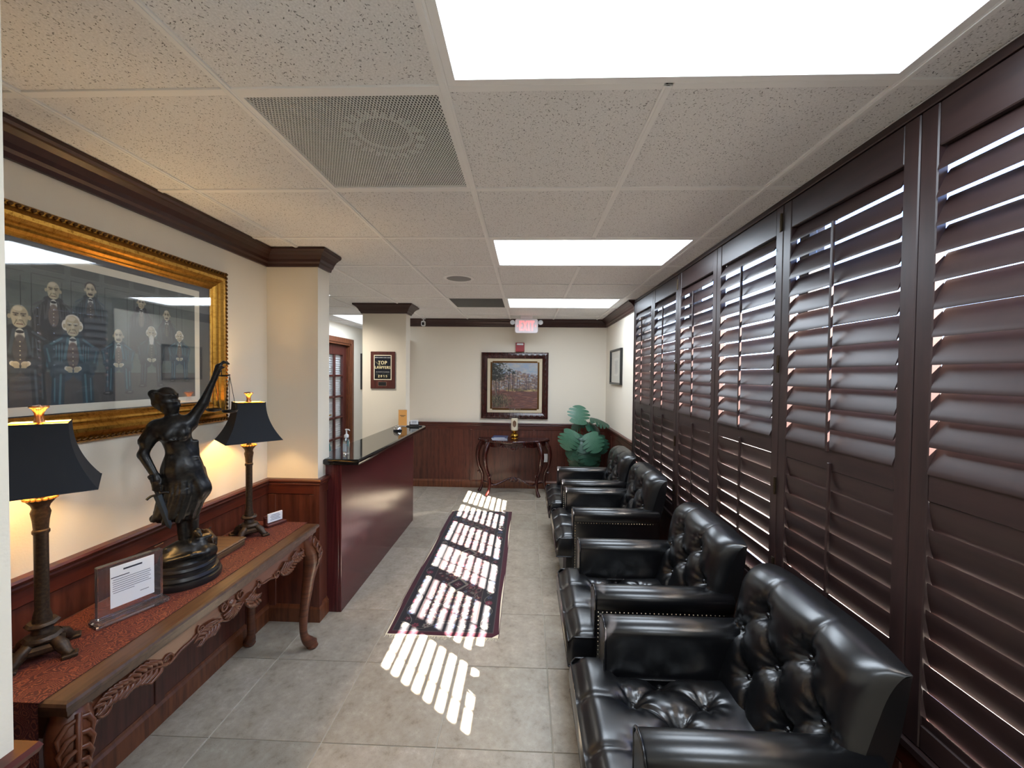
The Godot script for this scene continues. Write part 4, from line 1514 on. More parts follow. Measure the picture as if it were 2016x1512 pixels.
# ------------------------------------------------------------------ statue of justice
func build_statue() -> void:
	var t := thing("justice_statue", "black bronze statue of a blindfolded robed woman with scales and sword", "statue", Vector3(-1.47, 0.7405, -1.69), 0.7157)
	# stepped oval base
	var s := sto()
	lathe(s, [Vector2(0, 0), Vector2(0.128, 0), Vector2(0.131, 0.012), Vector2(0.129, 0.024), Vector2(0.121, 0.028), Vector2(0.124, 0.036), Vector2(0.119, 0.048), Vector2(0.108, 0.052), Vector2(0.108, 0.064), Vector2(0.113, 0.070), Vector2(0.109, 0.08), Vector2(0.09, 0.084), Vector2(0, 0.086)], 40)
	obj("plinth", s, M.base_black, t)
	var Y := func(x: float, y: float, z: float) -> Vector3: return Vector3(x, y - 0.7405, z)
	# rocky ground with a coiled snake, book and shoe-worn ledge
	var b := Blob.new(Vector3(-0.13, 0.05, -0.13), Vector3(0.13, 0.24, 0.13), 0.0062)
	b.cap(Y.call(0, 0.81, 0), Y.call(0, 0.835, 0), 0.088, 0.075, 0.02)
	b.cap(Y.call(-0.05, 0.845, 0.02), Y.call(-0.025, 0.875, 0.015), 0.045, 0.034, 0.02)
	b.cap(Y.call(0.03, 0.85, 0.0), Y.call(0.04, 0.875, 0.0), 0.06, 0.04, 0.015)
	b.cap(Y.call(0.06, 0.845, 0.03), Y.call(0.085, 0.84, 0.0), 0.035, 0.03, 0.01)
	b.cap(Y.call(-0.07, 0.88, 0.02), Y.call(0.0, 0.885, 0.03), 0.016, 0.018, 0.008)
	b.cap(Y.call(0.005, 0.90, 0.0), Y.call(-0.06, 0.893, 0.03), 0.02, 0.012, 0.012)
	b.cap(Y.call(-0.06, 0.85, 0.06), Y.call(0.02, 0.862, 0.075), 0.011, 0.012, 0.006)
	b.cap(Y.call(0.02, 0.862, 0.075), Y.call(0.075, 0.85, 0.05), 0.012, 0.010, 0.006)
	b.cap(Y.call(0.045, 0.905, 0.0), Y.call(0.075, 0.905, -0.01), 0.024, 0.022, 0.006, Vector3(1, 1.8, 1))
	b.cap(Y.call(0.03, 0.905, 0.02), Y.call(0.04, 0.945, 0.03), 0.015, 0.013, 0.01)
	b.cap(Y.call(0.04, 0.945, 0.03), Y.call(0.052, 0.93, 0.05), 0.014, 0.009, 0.008)
	s = sto()
	b.net(s)
	obj("rock", s, M.bronze, t)
	# the figure: one continuous body in draped cloth
	b = Blob.new(Vector3(-0.17, 0.12, -0.11), Vector3(0.18, 0.97, 0.12), 0.0056)
	# head, hair, wreath, blindfold
	b.cap(Y.call(-0.055, 1.522, 0.0), Y.call(-0.046, 1.492, 0.008), 0.036, 0.029, 0.01)
	b.cap(Y.call(-0.028, 1.494, 0.012), Y.call(-0.026, 1.478, 0.012), 0.011, 0.010, 0.012)
	b.cap(Y.call(-0.018, 1.505, 0.018), Y.call(-0.015, 1.497, 0.02), 0.006, 0.007, 0.006)
	b.cap(Y.call(-0.092, 1.535, -0.012), Y.call(-0.10, 1.545, -0.012), 0.021, 0.018, 0.012)
	b.cap(Y.call(-0.088, 1.505, -0.012), Y.call(-0.065, 1.478, -0.02), 0.02, 0.016, 0.014)
	b.cap(Y.call(-0.062, 1.535, 0.0), Y.call(-0.058, 1.54, 0.0), 0.037, 0.034, 0.01)
	for k in 15:
		var a := TAU * k / 15
		# laurel leaves round the hair, blindfold below
		b.cap(Y.call(-0.060 + cos(a) * 0.036, 1.537 - cos(a) * 0.006, sin(a) * 0.036), Y.call(-0.060 + cos(a + 0.36) * 0.043, 1.548 - cos(a) * 0.006, sin(a + 0.36) * 0.043), 0.0075, 0.0035, 0.003)
		b.cap(Y.call(-0.052 + cos(a) * 0.0345, 1.511, sin(a) * 0.0345), Y.call(-0.052 + cos(a + 0.42) * 0.0345, 1.511, sin(a + 0.42) * 0.0345), 0.0065, 0.0065, 0.003)
	b.cap(Y.call(-0.085, 1.52, -0.02), Y.call(-0.098, 1.50, -0.03), 0.012, 0.004, 0.004)
	b.cap(Y.call(-0.045, 1.47, 0.0), Y.call(-0.030, 1.43, 0.0), 0.021, 0.024, 0.015)
	# trunk
	b.cap(Y.call(-0.082, 1.405, 0.0), Y.call(0.012, 1.415, 0.0), 0.036, 0.036, 0.02)
	b.cap(Y.call(-0.035, 1.385, 0.01), Y.call(-0.022, 1.335, 0.008), 0.055, 0.047, 0.025, Vector3(1, 1, 1.25))
	b.cap(Y.call(-0.055, 1.378, 0.034), Y.call(-0.055, 1.372, 0.036), 0.026, 0.026, 0.014)
	b.cap(Y.call(-0.005, 1.382, 0.034), Y.call(-0.005, 1.376, 0.036), 0.026, 0.026, 0.014)
	b.cap(Y.call(-0.016, 1.33, 0.0), Y.call(-0.006, 1.29, 0.0), 0.044, 0.048, 0.02, Vector3(1, 1, 1.2), 0.003, 14.0)
	for k in 6: b.cap(Y.call(-0.052, 1.345 - k * 0.014, 0.016), Y.call(0.040, 1.335 - k * 0.015, 0.016), 0.010, 0.010, 0.007)
	b.cap(Y.call(-0.006, 1.28, 0.0), Y.call(-0.012, 1.22, 0.0), 0.052, 0.064, 0.02, Vector3(1, 1, 1.15), 0.004, 12.0)
	# skirt blown back, pleated; the right knee forward
	b.cap(Y.call(-0.012, 1.23, 0.0), Y.call(-0.024, 1.06, 0.0), 0.062, 0.060, 0.025, Vector3(1, 1, 1.1), 0.007, 11.0)
	b.cap(Y.call(0.02, 1.22, 0.012), Y.call(0.050, 1.13, 0.022), 0.045, 0.040, 0.02, Vector3.ONE, 0.005, 7.0)
	b.cap(Y.call(0.050, 1.13, 0.022), Y.call(0.018, 1.03, 0.018), 0.040, 0.030, 0.02, Vector3.ONE, 0.006, 7.0)
	b.cap(Y.call(-0.03, 1.15, 0.0), Y.call(-0.072, 1.03, -0.01), 0.05, 0.030, 0.02, Vector3.ONE, 0.006, 7.0)
	# long folds of the robe, hem flaring at the foot
	for k in 10:
		var q := k / 9.0
		var zt := 0.030 + 0.022 * sin(PI * q)
		var zb := 0.024 + 0.034 * sin(PI * q)
		var m := Vector3(lerpf(-0.074, 0.064, q), 1.125, lerpf(zt, zb, 0.5) + 0.010)
		b.cap(Y.call(lerpf(-0.050, 0.046, q), 1.225, zt), Y.call(m.x, m.y, m.z), 0.0045, 0.0075, 0.003)
		b.cap(Y.call(m.x, m.y, m.z), Y.call(lerpf(-0.098, 0.036, q), 1.022 + 0.012 * sin(k * 2.1), zb), 0.0075, 0.0095, 0.003)
	for k in 6: b.cap(Y.call(-0.052 + k * 0.004, 1.285 - k * 0.011, 0.040), Y.call(0.048 + k * 0.003, 1.262 - k * 0.013, 0.036), 0.004, 0.006, 0.003)
	for k in 5: b.cap(Y.call(-0.070 + k * 0.014, 1.41, 0.026), Y.call(-0.050 + k * 0.010, 1.352, 0.058), 0.004, 0.0045, 0.003)
	b.cap(Y.call(-0.075, 1.045, 0.02), Y.call(-0.105, 1.028, 0.01), 0.022, 0.010, 0.012, Vector3.ONE, 0.004, 6.0)
	b.cap(Y.call(0.062, 1.21, 0.0), Y.call(0.072, 1.15, 0.0), 0.012, 0.004, 0.01)
	# legs
	b.cap(Y.call(-0.012, 1.06, 0.0), Y.call(-0.006, 0.95, 0.0), 0.026, 0.019, 0.012)
	b.cap(Y.call(-0.006, 0.95, 0.0), Y.call(-0.004, 0.905, 0.0), 0.018, 0.02, 0.01)
	b.cap(Y.call(0.028, 1.04, 0.01), Y.call(0.030, 0.93, 0.004), 0.022, 0.017, 0.01)
	b.cap(Y.call(-0.07, 1.05, -0.03), Y.call(-0.082, 1.02, -0.03), 0.02, 0.014, 0.01)
	b.cap(Y.call(-0.084, 1.018, -0.03), Y.call(-0.108, 1.008, -0.03), 0.012, 0.008, 0.008)
	# short sleeves and arms
	b.cap(Y.call(-0.092, 1.395, 0.0), Y.call(-0.120, 1.352, 0.006), 0.034, 0.027, 0.015, Vector3.ONE, 0.003, 9.0)
	b.cap(Y.call(-0.105, 1.375, 0.0), Y.call(-0.132, 1.298, 0.012), 0.024, 0.018, 0.012)
	b.cap(Y.call(-0.132, 1.298, 0.012), Y.call(-0.092, 1.205, 0.04), 0.019, 0.013, 0.008)
	b.cap(Y.call(0.018, 1.418, 0.0), Y.call(0.066, 1.502, 0.004), 0.025, 0.019, 0.015)
	b.cap(Y.call(0.066, 1.502, 0.004), Y.call(0.106, 1.612, 0.008), 0.019, 0.011, 0.008)
	# fist on the hilt, five bent fingers
	b.cap(Y.call(-0.092, 1.205, 0.04), Y.call(-0.088, 1.182, 0.048), 0.016, 0.018, 0.008)
	for k in 4: b.cap(Y.call(-0.102 + k * 0.001, 1.19 - k * 0.011, 0.056), Y.call(-0.078 + k * 0.001, 1.184 - k * 0.011, 0.064), 0.0062, 0.0058, 0.003)
	b.cap(Y.call(-0.076, 1.196, 0.05), Y.call(-0.082, 1.178, 0.066), 0.0065, 0.0058, 0.003)
	# raised hand, fingers bent over the loop
	b.cap(Y.call(0.106, 1.612, 0.008), Y.call(0.122, 1.662, 0.008), 0.0115, 0.015, 0.006, Vector3(1, 1, 0.9))
	for k in 4:
		var zz := -0.010 + k * 0.0095
		b.cap(Y.call(0.124, 1.668, zz), Y.call(0.139, 1.686 - absf(k - 1.5) * 0.002, zz), 0.0062, 0.0058, 0.003)
		b.cap(Y.call(0.139, 1.686 - absf(k - 1.5) * 0.002, zz), Y.call(0.157, 1.680 - absf(k - 1.5) * 0.003, zz), 0.0056, 0.0048, 0.003)
	b.cap(Y.call(0.120, 1.652, 0.022), Y.call(0.140, 1.660, 0.026), 0.0062, 0.0052, 0.004)
	s = sto()
	b.net(s)
	obj("figure", s, M.bronze, t)
	# sword
	s = sto()
	var g: Vector3 = Y.call(-0.087, 1.135, 0.056)
	var tip: Vector3 = Y.call(-0.046, 0.985, 0.062)
	var dn := (tip - g).normalized()
	var side := dn.cross(Vector3(0, 0, 1)).normalized()
	tube(s, [g - dn * 0.075, g], [0.007, 0.006], 8)
	tube(s, spline([g - side * 0.036 + dn * 0.006, g - side * 0.02 - dn * 0.002, g, g + side * 0.02 - dn * 0.002, g + side * 0.036 + dn * 0.006], 3), 0.0048, 8)
	lathe(s, [Vector2(0, 0.011), Vector2(0.009, 0.006), Vector2(0.010, 0), Vector2(0.006, -0.009), Vector2(0, -0.01)], 10, Transform3D(Basis(), g - dn * 0.078))
	var sw := obj("sword", s, M.bronze, t)
	s = sto()
	var L := (tip - g).length()
	for q in [1.0, -1.0]:
		var ridge := Vector3(0, 0, 0.0035 * q)
		for e in [1.0, -1.0]:
			face(s, [g + side * 0.0135 * e, tip - dn * 0.02 + side * 0.010 * e, tip - dn * 0.02 + ridge, g + ridge], g + dn * L * 0.5)
			face(s, [tip - dn * 0.02 + side * 0.010 * e, tip, tip - dn * 0.02 + ridge], g + dn * L * 0.5)
	obj("blade", s, M.blade, sw)
	# scales hung from the raised hand
	s = sto()
	var c: Vector3 = Y.call(0.131, 1.622, 0.008)
	var bd := Vector3(0.42, 0, 0.9).normalized()
	tube(s, [c + Vector3(0, 0.05, 0), c], 0.0022, 6)
	tube(s, [c - bd * 0.062 + Vector3(0, 0.004, 0), c - bd * 0.03, c, c + bd * 0.03, c + bd * 0.062 + Vector3(0, 0.004, 0)], 0.0034, 6)
	lathe(s, [Vector2(0, 0.006), Vector2(0.007, 0), Vector2(0, -0.006)], 10, Transform3D(Basis(), c))
	var sc := obj("scales", s, M.bronze, t)
	for sg in [-1.0, 1.0]:
		s = sto()
		var top: Vector3 = c + bd * 0.062 * sg
		for k in 3:
			var a := TAU * k / 3 + 0.5
			tube(s, [top, top + Vector3(cos(a) * 0.026, -0.155, sin(a) * 0.026)], 0.0012, 5)
		lathe(s, [Vector2(0.0295, 0.003), Vector2(0.024, -0.005), Vector2(0.0, -0.009), Vector2(0, -0.011), Vector2(0.026, -0.006), Vector2(0.031, 0.004), Vector2(0.0295, 0.003)], 18, Transform3D(Basis(), top + Vector3(0, -0.155, 0)))
		obj("scale_pan", s, M.bronze, sc)

# ------------------------------------------------------------------ small things on the console table
func build_console_things() -> void:
	var top := 0.7405
	# flat wooden box with a little bronze bull on it
	var t := thing("wooden_box", "flat brown wooden box lying on the red cloth right of the statue", "box", Vector3(-1.552, top, -1.94), 0.0)
	var s := sto()
	bx(s, Vector3(0, 0.013, 0), Vector3(0.19, 0.026, 0.21), 0.003)
	obj("body", s, M.box_wood, t)
	s = sto()
	bx(s, Vector3(0, 0.033, 0), Vector3(0.2, 0.012, 0.222), 0.004)
	obj("lid", s, M.box_wood, t)
	t = thing("animal_figurine", "small dark bronze four-legged animal figurine on the flat wooden box", "figurine", Vector3(-1.545, top + 0.039, -1.915), 2.5)
	var b := Blob.new(Vector3(-0.075, -0.006, -0.04), Vector3(0.085, 0.10, 0.04), 0.004)
	b.cap(Vector3(-0.032, 0.048, 0), Vector3(0.028, 0.052, 0), 0.021, 0.024, 0.01)
	b.cap(Vector3(-0.005, 0.068, 0), Vector3(0.022, 0.070, 0), 0.012, 0.014, 0.01)
	b.cap(Vector3(0.03, 0.056, 0), Vector3(0.052, 0.062, 0), 0.017, 0.015, 0.008)
	b.cap(Vector3(0.052, 0.062, 0), Vector3(0.070, 0.050, 0), 0.014, 0.009, 0.006)
	for z in [-0.013, 0.013]:
		b.cap(Vector3(-0.034, 0.045, z), Vector3(-0.044, 0.024, z), 0.013, 0.009, 0.006)
		b.cap(Vector3(-0.044, 0.024, z), Vector3(-0.036, 0.005, z), 0.008, 0.007, 0.004)
		b.cap(Vector3(0.026, 0.042, z), Vector3(0.030, 0.022, z), 0.012, 0.008, 0.006)
		b.cap(Vector3(0.030, 0.022, z), Vector3(0.028, 0.005, z), 0.008, 0.0075, 0.004)
		b.cap(Vector3(0.050, 0.075, z * 0.9), Vector3(0.046, 0.082, z * 1.5), 0.005, 0.004, 0.003)
	b.cap(Vector3(-0.05, 0.056, 0), Vector3(-0.062, 0.035, 0), 0.005, 0.004, 0.004)
	s = sto()
	b.net(s)
	obj("body", s, M.lamp_bronze, t)
	# clear acrylic letter stand
	t = thing("acrylic_award", "thick clear acrylic stand holding a printed letter, left of the statue", "award", Vector3(-1.457, top, -1.436), 1.17)
	s = sto()
	bx(s, Vector3(0, 0.009, 0.0), Vector3(0.215, 0.018, 0.07), 0.005)
	obj("foot", s, M.acrylic, t)
	s = sto()
	bx(s, Vector3(0, 0.113, -0.004), Vector3(0.19, 0.188, 0.024), 0.002)
	obj("block", s, M.acrylic, t)
	s = sto()
	bx(s, Vector3(0.002, 0.122, 0.0092), Vector3(0.128, 0.148, 0.0008))
	var letter := obj("letter", s, M.paper, t)
	flat("letterhead", 0.055, 0.006, Vector3(0.002, 0.178, 0.0098), 0.0004, M.ink, letter)
	flat("letter_line", 0.052, 0.003, Vector3(-0.034, 0.157, 0.0098), 0.0004, M.ink, letter)
	for k in 7: flat("letter_line", [0.108, 0.112, 0.106, 0.11, 0.104, 0.112, 0.06][k], 0.0022, Vector3([0.0, 0.0, -0.002, 0.0, -0.003, 0.0, -0.024][k], 0.147 - k * 0.0078, 0.0098), 0.0004, M.pale_ink, letter)
	flat("signature", 0.026, 0.0025, Vector3(0.036, 0.076, 0.0098), 0.0004, M.pale_ink, letter)
	# business-card holder at the far end
	t = thing("card_holder", "dark wooden holder of white business cards at the console's far end", "card holder", Vector3(-1.475, top, -2.325), 1.15)
	s = sto()
	bx(s, Vector3(0, 0.008, 0), Vector3(0.118, 0.016, 0.05), 0.003)
	bx(s, Vector3(0, 0.038, -0.014), Vector3(0.118, 0.048, 0.008), 0.002)
	bx(s, Vector3(-0.055, 0.034, -0.004), Vector3(0.008, 0.04, 0.022), 0.002)
	obj("holder", s, M.door_wood, t)
	s = sto()
	bx(s, Vector3(0.004, 0.045, -0.006), Vector3(0.088, 0.052, 0.008), 0.0005)
	var cards := obj("card_stack", s, M.paper, t)
	for k in 4: flat("printed_line", 0.05 + 0.01 * (k % 2), 0.003, Vector3(0.004, 0.060 - k * 0.009, -0.0015), 0.0004, M.pale_ink, cards)

# ------------------------------------------------------------------ framed pictures
func rect_path(w: float, h: float) -> Array:
	return [Vector2(-w / 2, -h / 2), Vector2(w / 2, -h / 2), Vector2(w / 2, h / 2), Vector2(-w / 2, h / 2)]

func flat(called: String, w: float, h: float, at: Vector3, thick: float, m: Material, parent: Node3D) -> MeshInstance3D:
	var s := sto()
	bx(s, at, Vector3(w, h, thick))
	return obj(called, s, m, parent)

func build_pictures() -> void:
	# gilt frame with the group portrait over the console
	var t := thing("gilt_framed_picture", "large gilt-framed print of robed seated and standing men above the console", "picture", Vector3(-1.7, 1.778, -1.505), PI / 2)
	var s := sto()
	sweep2(s, rect_path(1.43, 0.825), true, [Vector2(0, 0), Vector2(0, 0.018), Vector2(0.007, 0.026), Vector2(0.02, 0.027), Vector2(0.028, 0.034), Vector2(0.042, 0.044), Vector2(0.056, 0.044), Vector2(0.068, 0.036), Vector2(0.074, 0.028), Vector2(0.082, 0.030), Vector2(0.09, 0.026), Vector2(0.1, 0.017), Vector2(0.107, 0.019), Vector2(0.114, 0.012), Vector2(0.114, 0)], Transform3D())
	var fr := obj("frame", s, M.gold, t)
	s = sto()
	for side in 4:
		var along := 1.43 if side % 2 == 0 else 0.825
		var n := int(along / 0.021)
		for k in n:
			var q := (k + 0.5) / n * along - along / 2
			var c := Vector3(q, (-0.4125 + 0.013) * (1 if side == 0 else -1), 0.028) if side % 2 == 0 else Vector3((-0.715 + 0.013) * (1 if side == 1 else -1), q, 0.028)
			var ax := Basis(Vector3.BACK, 0.6 + (PI / 2 if side % 2 else 0.0))
			lathe(s, [Vector2(0, 0.0095), Vector2(0.005, 0.006), Vector2(0.0062, 0.0), Vector2(0.005, -0.006), Vector2(0, -0.0095)], 6, Transform3D(ax * Basis(Vector3.BACK, PI / 2), c))
	obj("rope_ornament", s, M.gold_dark, fr).set_meta("kind", "stuff")
	flat("backing_mat", 1.21, 0.605, Vector3(0, 0, 0.006), 0.008, M.black_frame, t)
	flat("cream_mat", 1.066, 0.568, Vector3(0, -0.0105, 0.0108), 0.002, mat(C(214, 210, 196), 0.8), t)
	var p := obj("print", picture_quad(1.005, 0.507), M.portrait, t)
	p.position = Vector3(0, -0.0105, 0.0124)
	s = sto()
	bx(s, Vector3(0, 0, 0.0165), Vector3(1.205, 0.6, 0.002))
	obj("glass", s, M.pane, t)
	# landscape on the back wall
	t = thing("landscape_painting", "square painting of palms by brown water in carved dark frame on back wall", "painting", Vector3(-0.166, 1.484, -5.84))
	s = sto()
	sweep2(s, rect_path(0.96, 0.95), true, [Vector2(0, 0), Vector2(0, 0.03), Vector2(0.012, 0.04), Vector2(0.04, 0.045), Vector2(0.062, 0.036), Vector2(0.078, 0.028), Vector2(0.086, 0.018), Vector2(0.086, 0)], Transform3D())
	fr = obj("frame", s, M.mahogany, t)
	s = sto()
	for side in 4:
		for k in 11:
			var q := (k + 0.5) / 11.0 * 0.9 - 0.45
			var xf2 := Transform3D(Basis(Vector3.BACK, PI / 2 * side), Vector3.ZERO)
			bx(s, Vector3(q, -0.438, 0.044), Vector3(0.046, 0.022, 0.008), 0.004, xf2)
	obj("frame_carving", s, M.mahogany, fr)
	flat("liner", 0.80, 0.79, Vector3(0, 0, 0.006), 0.01, mat(C(206, 192, 164), 0.85), t)
	# inner fillet with stepped corners
	var h := 0.352
	var st := 0.03
	var oct := [Vector2(-h + st, -h), Vector2(h - st, -h), Vector2(h - st, -h + st * 0.5), Vector2(h, -h + st * 0.5), Vector2(h, h - st * 0.5), Vector2(h - st, h - st * 0.5), Vector2(h - st, h), Vector2(-h + st, h), Vector2(-h + st, h - st * 0.5), Vector2(-h, h - st * 0.5), Vector2(-h, -h + st * 0.5), Vector2(-h + st, -h + st * 0.5)]
	s = sto()
	extr(s, oct, 0.008, 0.015, Transform3D(), 0.002)
	obj("fillet", s, M.gold_dark, t)
	p = obj("canvas", picture_quad(0.655, 0.655), M.marsh, t)
	p.position = Vector3(0, 0, 0.0158)
	# small etching on the right wall
	t = thing("framed_etching", "small dark-framed etching on the right wall beside the shutters", "picture", Vector3(1.14, 1.752, -5.15), -PI / 2)
	s = sto()
	sweep2(s, rect_path(0.60, 0.445), true, [Vector2(0, 0), Vector2(0, 0.028), Vector2(0.006, 0.032), Vector2(0.02, 0.030), Vector2(0.026, 0.02), Vector2(0.026, 0)], Transform3D())
	obj("frame", s, M.black_frame, t)
	flat("backing", 0.555, 0.40, Vector3(0, 0, 0.006), 0.01, M.paper, t)
	p = obj("print", picture_quad(0.55, 0.395), M.sketch, t)
	p.position = Vector3(0, 0, 0.012)
	s = sto()
	bx(s, Vector3(0, 0, 0.018), Vector3(0.55, 0.395, 0.002))
	obj("glass", s, M.pane, t)
	# award plaque on the far pilaster
	t = thing("award_plaque", "dark wood plaque reading TOP LAWYERS on the far pilaster", "plaque", Vector3(-1.643, 1.678, -4.6))
	s = sto()
	bx(s, Vector3(0, 0, 0.008), Vector3(0.285, 0.424, 0.016), 0.005)
	obj("board", s, M.door_wood, t)
	flat("cover_border", 0.205, 0.285, Vector3(0, 0.03, 0.0165), 0.003, mat(C(222, 214, 190), 0.5), t)
	p = obj("cover_print", picture_quad(0.186, 0.266), M.cover, t)
	p.position = Vector3(0, 0.03, 0.0185)
	var cream := mat(C(226, 212, 168), 0.5)
	text("heading", "SOUTH FLORIDA LEGAL GUIDE", 0.0125, Vector3(0, 0.142, 0.0188), M.paper, p_parent(t))
	text("title", "TOP", 0.056, Vector3(0.0, 0.084, 0.0188), cream, t)
	text("title", "LAWYERS", 0.042, Vector3(0.0, 0.030, 0.0188), cream, t)
	text("subtitle", "IN SOUTH FLORIDA", 0.017, Vector3(0, -0.022, 0.0188), mat(C(150, 150, 150), 0.5), t)
	text("year", "2 0 1 5", 0.036, Vector3(0, -0.070, 0.0188), cream, t)
	flat("name_plate", 0.098, 0.050, Vector3(-0.004, -0.158, 0.0165), 0.002, mat(C(150, 130, 116), 0.4, 0.6), t)
	flat("name_plate_face", 0.090, 0.043, Vector3(-0.004, -0.158, 0.0177), 0.001, M.black_plastic, t)
	# framed picture on the office wall
	t = thing("office_picture", "black-framed blue picture on the office wall behind the far pilaster", "picture", Vector3(-2.95, 1.67, -7.36), PI / 2)
	s = sto()
	sweep2(s, rect_path(0.5, 0.64), true, [Vector2(0, 0), Vector2(0, 0.03), Vector2(0.05, 0.03), Vector2(0.055, 0.015), Vector2(0.055, 0)], Transform3D())
	obj("frame", s, M.black_frame, t)
	flat("mat", 0.39, 0.53, Vector3(0, 0, 0.006), 0.01, M.paper, t)
	flat("print", 0.26, 0.40, Vector3(0, 0, 0.012), 0.002, mat(C(108, 140, 160), 0.5), t)

func p_parent(t: Node3D) -> Node3D:
	return t

# ------------------------------------------------------------------ reception counter and what stands on it
func build_counter() -> void:
	var t := thing("reception_counter", "tall dark red wood reception counter between the two pilasters", "counter", Vector3(-1.35, 0, -3.58))
	var s := sto()
	bx(s, Vector3(0.09, 0.51, 0), Vector3(0.02, 1.02, 1.76), 0.002)
	obj("front_panel", s, M.counter, t)
	for sg in [-1.0, 1.0]:
		s = sto()
		bx(s, Vector3(-0.01, 0.51, sg * 0.871), Vector3(0.18, 1.02, 0.018), 0.001)
		obj("end_panel", s, M.counter, t)
	s = sto()
	bx(s, Vector3(-0.09, 0.51, 0), Vector3(0.02, 1.02, 1.72))
	obj("back_panel", s, M.counter, t)
	s = sto()
	var poly := [Vector2(-1.455, -2.752), Vector2(-1.36, -2.752), Vector2(-1.36, -2.665), Vector2(-1.115, -2.665), Vector2(-1.115, -4.47), Vector2(-1.135, -4.50), Vector2(-1.455, -4.52)]
	extr(s, poly, 1.02, 1.06, PLAN, 0.008)
	var top := obj(numbered("granite_countertop"), s, M.granite, self)
	tag(top, "polished black granite top lying on the reception counter", "countertop")
	# hand sanitizer pump bottle
	t = thing("sanitizer_bottle", "clear plastic hand sanitizer pump bottle on the granite counter", "bottle", Vector3(-1.285, 1.06, -2.855), -0.5)
	s = sto()
	lathe(s, [Vector2(0, 0.0), Vector2(0.026, 0.0), Vector2(0.029, 0.004), Vector2(0.029, 0.085), Vector2(0.026, 0.098), Vector2(0.014, 0.112), Vector2(0.013, 0.122), Vector2(0, 0.122)], 20, Transform3D(), 1.0, 0.72)
	obj("bottle", s, M.water_glass, t)
	s = sto()
	lathe(s, [Vector2(0.0, 0.118), Vector2(0.016, 0.118), Vector2(0.016, 0.136), Vector2(0.009, 0.140), Vector2(0.005, 0.150), Vector2(0.005, 0.168), Vector2(0.009, 0.170), Vector2(0.009, 0.178), Vector2(0, 0.180)], 16)
	tube(s, [Vector3(0, 0.174, 0), Vector3(0.022, 0.176, 0), Vector3(0.036, 0.170, 0)], [0.005, 0.0045, 0.003], 8)
	obj("pump", s, M.white_plastic, t)
	s = sto()
	surf(s, 10, 1, func(u: float, v: float) -> Vector3: return Vector3(sin(lerpf(-0.8, 0.8, u)) * 0.0296, lerpf(0.02, 0.075, v), cos(lerpf(-0.8, 0.8, u)) * 0.0296 * 0.73))
	obj("label", s, mat(C(180, 196, 214), 0.5), t)
	# service bell
	t = thing("service_bell", "round chrome service bell on the granite counter", "bell", Vector3(-1.30, 1.06, -4.06))
	s = sto()
	lathe(s, [Vector2(0, 0), Vector2(0.044, 0), Vector2(0.045, 0.008), Vector2(0.036, 0.014), Vector2(0.0, 0.016)], 24)
	obj("base", s, M.black_plastic, t)
	s = sto()
	lathe(s, [Vector2(0.042, 0.016), Vector2(0.040, 0.028), Vector2(0.031, 0.042), Vector2(0.014, 0.050), Vector2(0.004, 0.052), Vector2(0.004, 0.058), Vector2(0.007, 0.060), Vector2(0.0, 0.064)], 24)
	obj("dome", s, M.chrome, t)
	# orange leaflet in a clear stand
	t = thing("leaflet_stand", "orange leaflet in a clear upright stand on the counter's far end", "leaflet stand", Vector3(-1.36, 1.06, -4.42), 0.05)
	s = sto()
	bx(s, Vector3(0, 0.003, 0.012), Vector3(0.10, 0.006, 0.06), 0.001)
	bx(s, Vector3(0, 0.095, -0.006), Vector3(0.10, 0.18, 0.003), 0.0005)
	obj("stand", s, M.acrylic, t)
	flat("leaflet", 0.092, 0.172, Vector3(0, 0.094, -0.002), 0.002, M.orange_card, t)
	flat("leaflet_line", 0.06, 0.005, Vector3(0, 0.117, -0.0008), 0.0005, M.ink, t)
	flat("leaflet_line", 0.034, 0.004, Vector3(0, 0.107, -0.0008), 0.0005, M.ink, t)
	# card holder with oval foot
	t = thing("business_card_holder", "black card holder with oval foot and white cards on the granite counter", "card holder", Vector3(-1.225, 1.06, -4.40), 0.1)
	s = sto()
	lathe(s, [Vector2(0, 0), Vector2(0.085, 0), Vector2(0.087, 0.006), Vector2(0.080, 0.011), Vector2(0, 0.012)], 28, Transform3D(), 1.0, 0.5)
	bx(s, Vector3(0, 0.03, -0.008), Vector3(0.105, 0.04, 0.006), 0.002)
	bx(s, Vector3(0, 0.018, 0.008), Vector3(0.105, 0.014, 0.005), 0.002)
	obj("holder", s, M.black_plastic, t)
	s = sto()
	bx(s, Vector3(0, 0.042, 0.0), Vector3(0.085, 0.055, 0.007), 0.0005)
	var cs := obj("card_stack", s, M.paper, t)
	for k in 3: flat("printed_line", 0.05, 0.003, Vector3(0, 0.058 - k * 0.009, 0.0038), 0.0004, M.pale_ink, cs)
	# desk chair behind the counter, only the top of its back shows
	t = thing("office_chair", "teal office chair whose curved back peeks over the counter", "office chair", Vector3(-1.78, 0, -3.34), PI / 2)
	s = sto()
	surf(s, 14, 12, func(u: float, v: float) -> Vector3:
		var a := lerpf(-1.0, 1.0, u)
		return Vector3(a * 0.22, lerpf(0.55, 1.035 - 0.07 * pow(absf(a), 2.6), v), 0.10 - 0.08 * a * a + 0.03 * sin(v * PI)))
	surf(s, 14, 12, func(u: float, v: float) -> Vector3:
		var a := lerpf(-1.0, 1.0, u)
		return Vector3(a * 0.22, lerpf(0.55, 1.035 - 0.07 * pow(absf(a), 2.6), v), 0.10 - 0.08 * a * a + 0.03 * sin(v * PI) - 0.06 * sqrt(maxf(0.0, 1.0 - pow(absf(v * 2 - 1), 6.0)) * maxf(0.0, 1.0 - pow(absf(a), 6.0)))), 2, false, true)
	obj("backrest", s, M.teal, t)
	s = sto()
